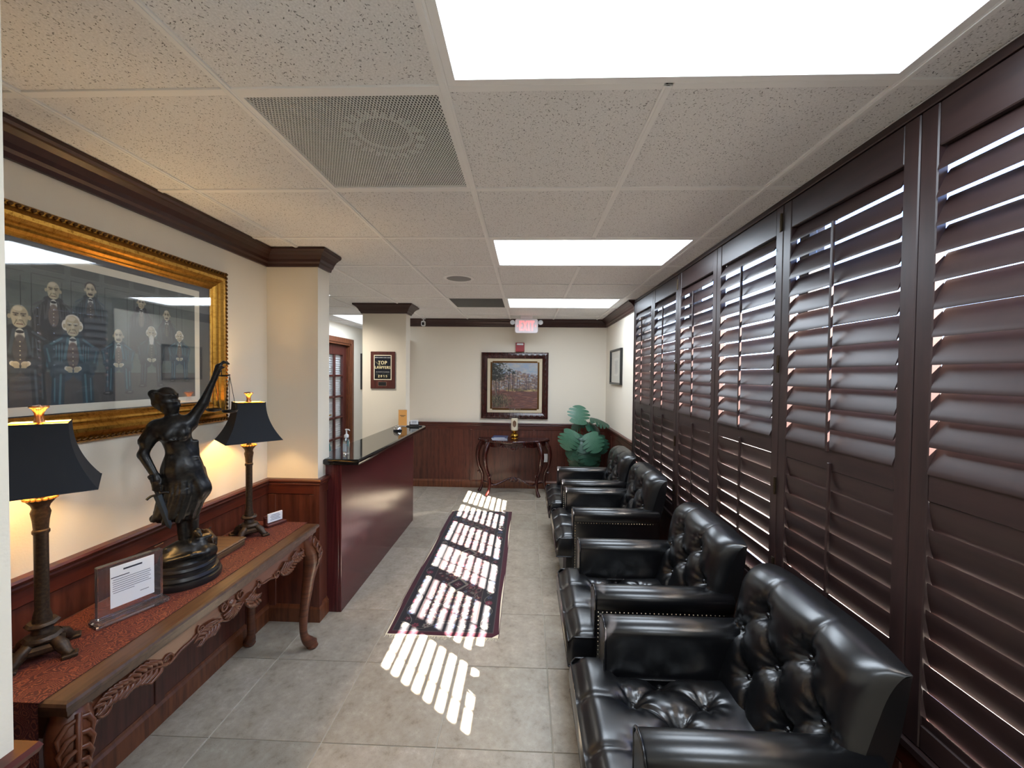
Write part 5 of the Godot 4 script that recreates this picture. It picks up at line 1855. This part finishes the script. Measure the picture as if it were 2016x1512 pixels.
	bx(s, Vector3(0, 0.47, -0.22), Vector3(0.46, 0.08, 0.44), 0.03)
	obj("seat", s, M.teal, t)
	s = sto()
	tube(s, [Vector3(0, 0.08, -0.2), Vector3(0, 0.44, -0.2)], 0.028, 12)
	for k in 5:
		var a := TAU * k / 5
		tube(s, [Vector3(0, 0.1, -0.2), Vector3(cos(a) * 0.27, 0.06, -0.2 + sin(a) * 0.27)], [0.022, 0.014], 8)
		lathe(s, [Vector2(0, 0.028), Vector2(0.02, 0.02), Vector2(0.028, 0.0), Vector2(0.02, -0.02), Vector2(0, -0.028)], 10, Transform3D(Basis(Vector3.RIGHT, PI / 2), Vector3(cos(a) * 0.27, 0.029, -0.2 + sin(a) * 0.27)))
	tube(s, [Vector3(0, 0.44, -0.05), Vector3(0, 0.5, 0.06), Vector3(0, 0.7, 0.08)], 0.018, 8)
	obj("pedestal", s, M.black_plastic, t)

# ------------------------------------------------------------------ office doors seen past the counter
func build_doors() -> void:
	for k in 2:
		var z_far: float = [-6.68, -5.56][k]
		var z_near: float = [-5.84, -4.72][k]
		var s := sto()
		slab(s, -2.955, -2.915, 0, 2.20, z_far - 0.08, z_far, 0.005)
		slab(s, -2.955, -2.915, 0, 2.20, z_near, z_near + 0.08, 0.005)
		slab(s, -2.955, -2.915, 2.12, 2.20, z_far, z_near, 0.005)
		slab(s, -3.05, -2.93, 0, 2.12, z_far, z_far + 0.03, 0.003)
		slab(s, -3.05, -2.93, 0, 2.12, z_near - 0.03, z_near, 0.003)
		slab(s, -3.05, -2.93, 2.09, 2.12, z_far, z_near, 0.003)
		var d := structure("door_%d" % (k + 1), s, M.casing)
		var a := z_far + 0.035
		var b := z_near - 0.035
		s = sto()
		for q in [a + 0.055, b - 0.055]: slab(s, -3.04, -2.995, 0.005, 2.085, q - 0.055, q + 0.055, 0.004)
		slab(s, -3.04, -2.995, 0.005, 0.26, a + 0.11, b - 0.11, 0.004)
		slab(s, -3.04, -2.995, 1.93, 2.085, a + 0.11, b - 0.11, 0.004)
		var zm := (a + b) / 2
		slab(s, -3.035, -3.0, 0.26, 1.93, zm - 0.02, zm + 0.02, 0.004)
		for r in range(1, 5): slab(s, -3.035, -3.0, 0.26 + 0.334 * r - 0.016, 0.26 + 0.334 * r + 0.016, a + 0.11, b - 0.11, 0.004)
		var leaf := obj("door_leaf", s, M.door_wood, d)
		for r in 5:
			for c in 2:
				var g := sto()
				slab(g, -3.019, -3.015, 0.276 + 0.334 * r, 0.578 + 0.334 * r, a + 0.11 if c == 0 else zm + 0.02, zm - 0.02 if c == 0 else b - 0.11)
				obj("pane", g, M.pane, leaf)
		s = sto()
		for i in 46: bx(s, Vector3(-3.055, 0.28 + i * 0.036, zm), Vector3(0.03, 0.003, b - a - 0.16), 0.0, Transform3D())
		for i in 46: bx(s, Vector3(-3.062, 0.296 + i * 0.036, zm), Vector3(0.003, 0.024, b - a - 0.16))
		obj("blind", s, M.paper, leaf).set_meta("kind", "stuff")
		s = sto()
		tube(s, [Vector3(-2.99, 1.0, b - 0.05), Vector3(-2.95, 1.0, b - 0.05), Vector3(-2.95, 1.0, b - 0.15)], 0.009, 8)
		obj("door_handle", s, M.brass, leaf)

# ------------------------------------------------------------------ fixtures on the ceiling and the back wall
func troffer(label: String, x0: float, x1: float, z0: float, z1: float, e: float) -> void:
	var c := Vector3((x0 + x1) / 2, CEIL, (z0 + z1) / 2)
	var w := absf(x1 - x0) - 0.026
	var d := absf(z1 - z0) - 0.026
	var t := thing("ceiling_light", label, "ceiling light", c, 0.0, "recessed fluorescent ceiling lights")
	var s := sto()
	sweep2(s, rect_path(w, d), true, [Vector2(0, -0.004), Vector2(0.022, -0.004), Vector2(0.026, 0.004), Vector2(0.026, 0.04), Vector2(0, 0.04)], PLAN)
	obj("frame", s, M.tee, t)
	s = sto()
	bx(s, Vector3(0, 0.012, 0), Vector3(w - 0.05, 0.006, d - 0.05), 0.001)
	obj("diffuser", s, M.troffer, t)
	s = sto()
	bx(s, Vector3(0, 0.03, 0), Vector3(w - 0.05, 0.02, d - 0.05))
	obj("housing", s, M.plain_white, t)
	var l := AreaLight3D.new()
	l.name = "panel_light"
	l.area_size = Vector2(w - 0.06, d - 0.06)
	l.area_normalize_energy = true
	l.light_energy = e
	l.light_color = Color(0.88, 0.94, 1.0)
	l.area_range = 12.0
	l.shadow_enabled = true
	l.rotation.x = -PI / 2
	l.position = Vector3(0, 0.004, 0)
	t.add_child(l)

func downlight(label: String, at: Vector3) -> void:
	var t := thing("recessed_downlight", label, "downlight", at)
	var s := sto()
	lathe(s, [Vector2(0.058, 0.012), Vector2(0.06, -0.003), Vector2(0.078, -0.003), Vector2(0.08, 0.002)], 28)
	obj("trim_ring", s, M.tee, t)
	s = sto()
	lathe(s, [Vector2(0, 0.0), Vector2(0.058, 0.0), Vector2(0.058, 0.006), Vector2(0, 0.006)], 24)
	obj("lamp_lens", s, M.troffer, t)
	var l := SpotLight3D.new()
	l.name = "lamp_light"
	l.light_energy = 2.2
	l.light_color = Color(1.0, 0.97, 0.92)
	l.spot_angle = 75.0
	l.spot_range = 10.0
	l.spot_attenuation = 2.0
	l.light_size = 0.05
	l.shadow_enabled = true
	l.rotation.x = -PI / 2
	l.position = Vector3(0, -0.01, 0)
	t.add_child(l)

func air_grille(label: String, x0: float, z0: float, fine: bool) -> void:
	var c := Vector3(x0 + 0.305, CEIL, z0 - 0.305)
	var t := thing("air_grille", label, "air vent", c, 0.0, "square ceiling air grilles")
	var h := 0.286
	var s := sto()
	sweep2(s, rect_path(0.586, 0.586), true, [Vector2(0, -0.003), Vector2(0.012, -0.003), Vector2(0.014, 0.006), Vector2(0, 0.006)], PLAN)
	obj("frame", s, M.tee, t)
	# expanded-metal screen: two sets of slanting strands
	s = sto()
	for k in 2:
		var d := Vector2(1.0, 1.9 * (1.0 if k == 0 else -1.0)).normalized()
		var nn := Vector2(-d.y, d.x)
		var q := -0.4
		while q < 0.4:
			var lo := -1.0
			var hi := 1.0
			for ax in 2:
				var o: float = nn[ax] * q
				var v: float = d[ax]
				var a := (-h - o) / v
				var b := (h - o) / v
				lo = maxf(lo, minf(a, b)); hi = minf(hi, maxf(a, b))
			if hi > lo + 0.004:
				var m := (lo + hi) / 2
				var p := nn * q + d * m
				var xf := Transform3D(Basis(Vector3.UP, -atan2(d.y, d.x)), Vector3(p.x, 0.001, p.y))
				bx(s, Vector3.ZERO, Vector3(hi - lo, 0.0022, 0.0024), 0.0, xf)
			q += 0.0088
	obj("mesh_screen", s, M.mirror_screen if fine else M.tee, t).set_meta("kind", "stuff")
	s = sto()
	for b in [[-0.29, -0.285, -0.29, 0.29], [0.285, 0.29, -0.29, 0.29], [-0.285, 0.285, -0.29, -0.285], [-0.285, 0.285, 0.285, 0.29]]:
		slab(s, b[0], b[1], 0.004, 0.064, b[2], b[3])
	slab(s, -0.29, 0.29, 0.06, 0.066, -0.29, 0.29)
	obj("plenum", s, M.dark_void, t)
	s = sto()
	if not fine:
		for k in 30:
			var a := TAU * k / 30
			bx(s, Vector3(0.125, 0, 0), Vector3(0.03, 0.002, 0.014), 0.0, Transform3D(Basis(Vector3.UP, a), Vector3(0.03, 0.045 + 0.006 * (k % 2), 0)))
		lathe(s, [Vector2(0.10, 0.055), Vector2(0.10, 0.058), Vector2(0.085, 0.058)], 30, Transform3D(Basis(), Vector3(0.03, 0, 0)))
		obj("duct_collar", s, M.lens, t)

func build_ceiling_things() -> void:
	var e := 1.9
	troffer("large bright ceiling light panel nearest the camera", -0.235, 0.985, -0.52, -1.13, e)
	troffer("bright ceiling light panel in the middle of the room", -0.235, 0.985, -2.35, -2.96, e)
	troffer("farthest bright ceiling light panel, before the exit sign", -0.235, 0.985, -4.18, -4.79, e)
	troffer("ceiling light panel over the office behind the pilasters", -2.675, -2.065, -5.40, -6.62, e)
	troffer("bright ceiling light panel behind the camera, outside the photo", -0.235, 0.985, 1.31, 0.70, e)
	downlight("small recessed round downlight in the office ceiling behind the near pilaster", Vector3(-2.06, CEIL, -4.05))
	air_grille("large ceiling air grille with round duct showing through, left of the near light", -0.845, -1.13, false)
	air_grille("grey ceiling air grille beside the farthest light", -0.845, -4.18, true)
	var t := thing("ceiling_speaker", "round white flush speaker in the ceiling", "speaker", Vector3(-0.565, CEIL, -3.345))
	var s := sto()
	lathe(s, [Vector2(0.10, 0.0), Vector2(0.104, -0.006), Vector2(0.118, -0.006), Vector2(0.127, 0.0), Vector2(0.127, 0.002)], 36)
	obj("rim", s, M.tee, t)
	s = sto()
	lathe(s, [Vector2(0.0, -0.004), Vector2(0.06, -0.0035), Vector2(0.102, -0.001)], 36)
	obj("grille", s, M.mirror_screen, t)
	# second small round fitting over the counter
	# exit sign hung from the ceiling
	t = thing("exit_sign", "white EXIT sign with red letters and two lamp heads near the ceiling", "exit sign", Vector3(-0.005, 2.29, -5.42))
	s = sto()
	var rp := []
	for k in 4:
		for q in 5:
			var a := PI / 2 * k + PI / 2 * q / 4.0
			rp.append(Vector2((0.153 - 0.03) * (1 if k == 0 or k == 3 else -1) + cos(a) * 0.03, (0.094 - 0.03) * (1 if k < 2 else -1) + sin(a) * 0.03))
	extr(s, rp, -0.02, 0.02, Transform3D(), 0.004)
	obj("housing", s, M.exit_face, t)
	var words := text("exit_letters_sign", "EXIT", 0.115, Vector3(0, 0.0, 0.021), M.exit_red, t)
	words.scale = Vector3(0.86, 1.55, 1.0)
	for sg in [-1.0, 1.0]:
		s = sto()
		extr(s, [Vector2(0.108, 0.014), Vector2(0.122, 0.0), Vector2(0.108, -0.014), Vector2(0.114, -0.014), Vector2(0.130, 0.0), Vector2(0.114, 0.014)] , 0.020, 0.0215, Transform3D(Basis(Vector3.BACK, 0.0 if sg > 0 else PI), Vector3.ZERO))
		obj("chevron_sign", s, M.exit_red, t)
		s = sto()
		lathe(s, [Vector2(0, -0.03), Vector2(0.022, -0.03), Vector2(0.030, 0.01), Vector2(0.032, 0.028), Vector2(0.026, 0.032), Vector2(0, 0.030)], 18, Transform3D(Basis(Vector3.RIGHT, 1.9) , Vector3(sg * 0.186, 0.055, 0.0)))
		tube(s, [Vector3(sg * 0.15, 0.04, 0), Vector3(sg * 0.175, 0.045, 0)], 0.01, 8)
		obj("lamp_head", s, M.lens, t)
	s = sto()
	bx(s, Vector3(0, 0.118, 0), Vector3(0.16, 0.044, 0.05), 0.004)
	obj("canopy", s, M.exit_face, t)
	# fire alarm strobe
	t = thing("fire_strobe", "small red fire alarm strobe on the wall above the landscape painting", "fire alarm", Vector3(-0.094, 2.035, -5.84))
	s = sto()
	bx(s, Vector3(0, 0, 0.022), Vector3(0.125, 0.13, 0.044), 0.006)
	obj("body", s, M.red_box, t)
	s = sto()
	bx(s, Vector3(0, 0.042, 0.05), Vector3(0.095, 0.026, 0.02), 0.006)
	obj("strobe_lens", s, M.lens, t)
	# security camera on the crown moulding
	t = thing("security_camera", "tiny white security camera on the crown molding at upper left", "camera", Vector3(-1.46, 2.425, -5.70))
	s = sto()
	bx(s, Vector3(0, -0.006, 0), Vector3(0.05, 0.012, 0.05), 0.003)
	tube(s, [Vector3(0, -0.01, 0), Vector3(0, -0.04, 0.005)], 0.008, 8)
	obj("bracket", s, M.white_plastic, t)
	s = sto()
	bx(s, Vector3(0, -0.075, 0.01), Vector3(0.056, 0.075, 0.05), 0.012)
	var bd := obj("body", s, M.white_plastic, t)
	s = sto()
	bx(s, Vector3(0, -0.08, 0.036), Vector3(0.036, 0.04, 0.004), 0.002)
	obj("lens", s, M.black_plastic, bd)
	# outlet
	t = thing("wall_outlet", "white outlet plate on the panelled back wall under the console", "outlet", Vector3(0.292, 0.448, -5.822))
	s = sto()
	bx(s, Vector3(0, 0, 0.003), Vector3(0.075, 0.12, 0.006), 0.002)
	obj("plate", s, M.white_plastic, t)
	for sg in [-1.0, 1.0]:
		s = sto()
		bx(s, Vector3(0, sg * 0.024, 0.007), Vector3(0.034, 0.028, 0.003), 0.001)
		obj("socket", s, M.white_plastic, t)

# ------------------------------------------------------------------ serpentine console at the back wall with its things
func build_back_console() -> void:
	var t := thing("serpentine_console", "dark glossy serpentine console table with curved legs against the back wall", "table", Vector3(-0.165, 0, -5.75))
	var outline := []
	for k in 41:
		var q := k / 40.0 * 2.0 - 1.0
		var a := absf(q)
		var z := 0.37 - 0.10 * smoothstep(0.25, 0.72, a) - 0.12 * smoothstep(0.7, 0.98, a) + 0.015 * cos(q * 9.0)
		outline.append(Vector2(q * 0.50, z))
	outline.append(Vector2(0.5, 0.0)); outline.append(Vector2(-0.5, 0.0))
	var s := sto()
	extr(s, outline, 0.722, 0.75, PLAN, 0.007)
	obj("table_top", s, M.mahogany, t)
	# apron follows the top, set back, with carving
	s = sto()
	surf(s, 40, 3, func(u: float, v: float) -> Vector3:
		var q := lerpf(-0.88, 0.88, u)
		var a := absf(q)
		var z := 0.335 - 0.10 * smoothstep(0.25, 0.72, a) - 0.11 * smoothstep(0.7, 0.98, a)
		var drop := 0.055 + 0.045 * exp(-pow(q / 0.2, 2.0)) + 0.02 * exp(-pow((a - 0.55) / 0.15, 2.0))
		return Vector3(q * 0.5, 0.724 - v * drop, z))
	surf(s, 40, 3, func(u: float, v: float) -> Vector3:
		var q := lerpf(-0.88, 0.88, u)
		var a := absf(q)
		var z := 0.317 - 0.10 * smoothstep(0.25, 0.72, a) - 0.11 * smoothstep(0.7, 0.98, a)
		var drop := 0.055 + 0.045 * exp(-pow(q / 0.2, 2.0)) + 0.02 * exp(-pow((a - 0.55) / 0.15, 2.0))
		return Vector3(q * 0.5, 0.724 - v * drop, z), 2, false, true)
	var ap := obj("apron", s, M.mahogany, t)
	s = sto()
	var fr := Transform3D(Basis(Vector3.UP, -PI / 2), Vector3(0, 0, 0.33))
	var tmp := SurfaceTool.new()
	for sg in [-1.0, 1.0]:
		for q in [[0.045, 0.665, 0.026], [0.115, 0.675, 0.018], [0.16, 0.668, 0.014]]:
			var pts := []
			var rr := []
			for k in 19:
				var a: float = k / 18.0 * TAU * 1.3
				var r: float = q[2] * (1.0 - 0.8 * k / 18.0)
				pts.append(Vector3(sg * (q[0] + cos(a) * r), q[1] + sin(a) * r, 0.343 - 0.04 * smoothstep(0.1, 0.3, q[0])))
				rr.append(0.0075 * (1.0 - 0.5 * k / 18.0))
			tube(s, pts, rr, 6)
	for k in 7:
		var a := -PI / 2 + (k - 3) * 0.3
		tube(s, [Vector3(0, 0.668, 0.342), Vector3(cos(a) * 0.03, 0.668 + sin(a) * 0.03, 0.35), Vector3(cos(a) * 0.052, 0.668 + sin(a) * 0.052, 0.342)], [0.005, 0.009, 0.004], 6)
	obj("apron_carving", s, M.mahogany, ap)
	# four S-curved legs
	for sg in [-1.0, 1.0]:
		s = sto()
		var p := spline([Vector3(sg * 0.335, 0.722, 0.245), Vector3(sg * 0.365, 0.64, 0.285), Vector3(sg * 0.385, 0.53, 0.31), Vector3(sg * 0.37, 0.38, 0.285), Vector3(sg * 0.335, 0.27, 0.285), Vector3(sg * 0.318, 0.17, 0.295), Vector3(sg * 0.325, 0.08, 0.315), Vector3(sg * 0.348, 0.015, 0.345)], 5)
		tube(s, p, spread([0.036, 0.038, 0.034, 0.027, 0.024, 0.023, 0.019, 0.024], p.size()), 10)
		lathe(s, [Vector2(0, 0), Vector2(0.02, 0), Vector2(0.027, 0.014), Vector2(0.02, 0.03), Vector2(0, 0.034)], 12, Transform3D(Basis(), Vector3(sg * 0.348, 0, 0.348)))
		tube(s, [Vector3(sg * 0.33, 0.27, 0.297), Vector3(sg * 0.315, 0.255, 0.323), Vector3(sg * 0.30, 0.275, 0.325), Vector3(sg * 0.31, 0.29, 0.31)], [0.012, 0.014, 0.011, 0.006], 8)
		obj("leg", s, M.mahogany, t)
		s = sto()
		p = spline([Vector3(sg * 0.43, 0.722, 0.09), Vector3(sg * 0.48, 0.64, 0.10), Vector3(sg * 0.505, 0.53, 0.11), Vector3(sg * 0.49, 0.38, 0.10), Vector3(sg * 0.445, 0.27, 0.08), Vector3(sg * 0.435, 0.17, 0.075), Vector3(sg * 0.445, 0.08, 0.09), Vector3(sg * 0.475, 0.012, 0.11)], 5)
		tube(s, p, spread([0.032, 0.034, 0.030, 0.025, 0.022, 0.020, 0.019, 0.025], p.size()), 10)
		lathe(s, [Vector2(0, 0), Vector2(0.02, 0), Vector2(0.027, 0.014), Vector2(0.02, 0.03), Vector2(0, 0.034)], 12, Transform3D(Basis(), Vector3(sg * 0.476, 0, 0.112)))
		tube(s, [Vector3(sg * 0.455, 0.29, 0.085), Vector3(sg * 0.485, 0.265, 0.09), Vector3(sg * 0.50, 0.285, 0.09), Vector3(sg * 0.485, 0.30, 0.09)], [0.012, 0.016, 0.013, 0.006], 8)
		obj("leg", s, M.mahogany, t)
		s = sto()
		p = spline([Vector3(sg * 0.325, 0.135, 0.255), Vector3(sg * 0.25, 0.125, 0.23), Vector3(sg * 0.16, 0.155, 0.19), Vector3(sg * 0.07, 0.195, 0.16), Vector3(0, 0.205, 0.15)], 5)
		tube(s, p, 0.014, 8)
		p = spline([Vector3(sg * 0.44, 0.14, 0.08), Vector3(sg * 0.36, 0.13, 0.11), Vector3(sg * 0.27, 0.13, 0.22)], 4)
		tube(s, p, 0.012, 8)
		obj("stretcher", s, M.mahogany, t)
	s = sto()
	for k in 9:
		var a := PI / 2 + (k - 4) * 0.36
		tube(s, [Vector3(0, 0.165, 0.165), Vector3(cos(a) * 0.03, 0.165 + sin(a) * 0.035, 0.185), Vector3(cos(a) * 0.06, 0.165 + sin(a) * 0.062, 0.165)], [0.009, 0.016, 0.007], 6)
	obj("shell", s, M.mahogany, t)
	# hurricane lamp
	t = thing("hurricane_lamp", "brass hurricane lamp with glass cylinder around a printed candle", "lamp", Vector3(-0.155, 0.75, -5.60))
	s = sto()
	lathe(s, [Vector2(0, 0), Vector2(0.048, 0), Vector2(0.052, 0.01), Vector2(0.044, 0.018), Vector2(0.052, 0.03), Vector2(0.06, 0.05), Vector2(0.055, 0.068), Vector2(0.034, 0.084), Vector2(0.024, 0.094), Vector2(0.030, 0.104), Vector2(0.050, 0.112), Vector2(0.052, 0.122), Vector2(0.0, 0.124)], 28)
	obj("brass_base", s, M.brass, t)
	s = sto()
	lathe(s, [Vector2(0.046, 0.124), Vector2(0.066, 0.145), Vector2(0.074, 0.18), Vector2(0.074, 0.32), Vector2(0.068, 0.37), Vector2(0.080, 0.425)], 32)
	obj("glass_cylinder", s, M.pane, t)
	s = sto()
	lathe(s, [Vector2(0, 0.124), Vector2(0.044, 0.124), Vector2(0.046, 0.15), Vector2(0.046, 0.285), Vector2(0, 0.287)], 24)
	var cd := obj("candle", s, M.candle, t)
	s = sto()
	surf(s, 8, 6, func(u: float, v: float) -> Vector3:
		var w := 0.55 * sqrt(maxf(0.0, 1.0 - pow(absf(v * 2 - 1), 2.2)))
		var a := lerpf(-w, w, u)
		return Vector3(sin(a) * 0.0466, lerpf(0.165, 0.265, v), cos(a) * 0.0466))
	obj("printed_picture", s, mat(C(96, 62, 34), 0.6), cd)
	# magazines
	for k in 3:
		var m := thing("magazine", ["lowest of three blue magazines stacked on the back console", "middle of three blue magazines stacked on the back console", "topmost of three blue magazines stacked on the back console"][k], "magazine", Vector3(-0.355, 0.75 + 0.009 * k, -5.60), 0.04 - 0.05 * k, "blue magazines on the back console")
		s = sto()
		bx(s, Vector3(0, 0.0044, 0), Vector3(0.205, 0.0064, 0.265), 0.0005)
		obj("pages", s, M.paper, m)
		s = sto()
		bx(s, Vector3(0, 0.0081, 0), Vector3(0.207, 0.0012, 0.267))
		bx(s, Vector3(0, 0.0006, 0), Vector3(0.207, 0.0012, 0.267))
		obj("cover", s, mat([C(86, 108, 150), C(58, 72, 104), C(70, 86, 124)][k], 0.3), m)
		s = sto()
		bx(s, Vector3(0.0, 0.0088, 0.08), Vector3(0.15, 0.0002, 0.06))
		obj("cover_panel", s, mat(C(196, 204, 218), 0.3), m)

# ------------------------------------------------------------------ potted monstera
func monstera(L: float, droop: float) -> ArrayMesh:
	var s := sto()
	var n := 5
	var width := func(t: float) -> float: return L * 0.58 * pow(sin(PI * clampf(0.10 + 0.88 * t, 0.0, 1.0)), 0.62)
	var at := func(t: float, r: float, sg: float) -> Vector3:
		# t along the midrib, r out from it; lobes sweep toward the tip and the blade bends down
		var y: float = L * (t - 0.12 + 0.16 * r * (1.0 - t)) - (0.16 * L * r if t < 0.15 else 0.0)
		var x: float = sg * r * width.call(t)
		return Vector3(x, y, -droop * (y * y / L) - 0.55 * x * x / L + 0.10 * L * absf(x) / L)
	s.set_smooth_group(1)
	for sg in [-1.0, 1.0]:
		for i in n:
			var t0 := float(i) / n
			var t1 := float(i + 1) / n
			var split := 0.42
			for j in 4:
				var r0 := j / 4.0
				var r1 := (j + 1) / 4.0
				var g0 := maxf(0.0, r0 - split) * 0.05
				var g1 := maxf(0.0, r1 - split) * 0.05
				if r1 >= 1.0: g1 += 0.025
				var a: Vector3 = at.call(t0 + g0, r0, sg)
				var b: Vector3 = at.call(t1 - g0, r0, sg)
				var c: Vector3 = at.call(t1 - g1, r1, sg)
				var d: Vector3 = at.call(t0 + g1, r1, sg)
				if sg > 0: quad(s, a, b, c, d)
				else: quad(s, a, d, c, b)
	return mesh_of(s)

func build_plant() -> void:
	var t := thing("potted_monstera", "potted plant with large split green leaves in the far right corner", "plant", Vector3(0.79, 0, -5.42))
	var s := sto()
	lathe(s, [Vector2(0, 0), Vector2(0.14, 0), Vector2(0.15, 0.01), Vector2(0.19, 0.36), Vector2(0.20, 0.38), Vector2(0.20, 0.405), Vector2(0.18, 0.405), Vector2(0.175, 0.37), Vector2(0, 0.37)], 28)
	var pot := obj("pot", s, M.pot, t)
	s = sto()
	lathe(s, [Vector2(0.176, 0.374), Vector2(0.1, 0.382), Vector2(0, 0.38)], 20)
	obj("soil", s, M.soil, pot)
	var shapes := [monstera(0.27, 0.3), monstera(0.235, 0.5), monstera(0.20, 0.25)]
	rng.seed = 55
	# [heart of the leaf, where its face looks, where its tip points, shape, pale]
	var L := []
	L.append([Vector3(-0.10, 1.03, 0.10), Vector3(0.1, 0.25, 1), Vector3(0.15, 1, 0), 0, 1])
	L.append([Vector3(-0.19, 0.90, 0.16), Vector3(-0.25, 0.3, 1), Vector3(-0.45, -0.9, 0.2), 0, 1])
	L.append([Vector3(0.02, 0.98, 0.06), Vector3(0.2, 0.9, 0.6), Vector3(0.8, 0.4, 0.2), 1, 0])
	L.append([Vector3(0.09, 1.06, 0.02), Vector3(0.1, 1, 0.25), Vector3(0.95, 0.1, 0.2), 0, 0])
	L.append([Vector3(0.04, 0.88, 0.20), Vector3(0.1, 0.55, 0.9), Vector3(0.35, -0.7, 0.4), 0, 1])
	L.append([Vector3(0.16, 0.84, 0.12), Vector3(0.2, 0.6, 0.8), Vector3(0.3, -0.7, 0.4), 1, 0])
	L.append([Vector3(-0.02, 1.0, -0.02), Vector3(-0.3, 0.8, 0.5), Vector3(-0.7, 0.4, 0.2), 2, 0])
	for k in 30:
		var a := -PI * 0.5 + (k * 2.399) 
		var v := (k + 0.5) / 30.0
		var el := lerpf(-0.75, 0.9, v)
		var n := Vector3(cos(el) * sin(a), sin(el) * 0.8 + 0.25, absf(cos(el) * cos(a)) if k % 4 else -0.5)
		var heart := Vector3(n.x * 0.15, 0.70 + sin(el) * 0.20, n.z * 0.15 + 0.03)
		var tip := Vector3(n.x * 0.8, -0.75 + rng.randf_range(-0.2, 0.4), 0.25 + rng.randf_range(-0.2, 0.2))
		L.append([heart, n + Vector3(0, 0.2, 0.35), tip, k % 3, 0])
	for q in L:
		var heart: Vector3 = q[0]
		s = sto()
		var p := spline([Vector3(heart.x * 0.2, 0.38, heart.z * 0.2), Vector3(heart.x * 0.5, lerpf(0.38, heart.y, 0.6), heart.z * 0.35), heart], 4)
		tube(s, p, spread([0.006, 0.0045, 0.0035], p.size()), 6)
		var stem := obj("stem", s, M.stem, t)
		var lf := obj("leaf", shapes[q[3]], M.leaf_pale if q[4] == 1 else M.leaf, stem)
		var z: Vector3 = (q[1] as Vector3).normalized()
		var y: Vector3 = q[2]
		y = (y - z * y.dot(z)).normalized()
		lf.transform = Transform3D(Basis(y.cross(z), y, z), heart)

# ------------------------------------------------------------------ rug
func build_rug() -> void:
	var t := thing("runner_rug", "long dark floral runner rug striped by sunlight on the tile floor", "rug", Vector3(-0.512, 0.0, -3.64))
	var s := SurfaceTool.new()
	s.begin(Mesh.PRIMITIVE_TRIANGLES)
	surf(s, 60, 16, func(u: float, v: float) -> Vector3:
		var x := lerpf(-0.36, 0.36, v)
		var z := lerpf(1.165, -1.17, u)
		var e := minf(minf(v, 1.0 - v) * 0.72, minf(u, 1.0 - u) * 2.34)
		return Vector3(x, 0.002 + 0.007 * smoothstep(0.0, 0.012, e) + 0.0012 * sin(z * 5.0 + x * 3.0), z), 1, true, true)
	var m := obj("pile", s, rug_uv(), t)
	s = sto()
	bx(s, Vector3(0, 0.0015, 0), Vector3(0.714, 0.003, 2.33), 0.001)
	obj("backing", s, M.candle, m)
	for sg in [1.0, -1.0]:
		s = sto()
		rng.seed = 66
		for k in 70:
			var x := lerpf(-0.35, 0.35, k / 69.0)
			var l := rng.randf_range(0.018, 0.034)
			tube(s, [Vector3(x, 0.0035, sg * 1.163), Vector3(x + rng.randf_range(-0.006, 0.006), 0.0022, sg * (1.163 + l * 0.6)), Vector3(x + rng.randf_range(-0.012, 0.012), 0.0016, sg * (1.163 + l))], [0.0024, 0.0022, 0.0012], 4)
		obj("fringe", s, M.candle, t).set_meta("kind", "stuff")

func rug_uv() -> StandardMaterial3D:
	# u of the mesh runs along the rug, so the woven picture is turned to lie with it
	var m: StandardMaterial3D = M.rug.duplicate()
	m.albedo_texture = rotated(M.rug.albedo_texture)
	return m

func _ready() -> void:
	set_view_and_light()
	make_materials()
	make_prints()
	build_room()
	build_window()
	build_shutters()
	build_counter()
	build_doors()
	build_ceiling_things()
	build_console_table()
	build_armchairs()
	build_rug()
	build_pictures()
	build_back_console()
	build_lamps()
	build_statue()
	build_console_things()
	build_plant()
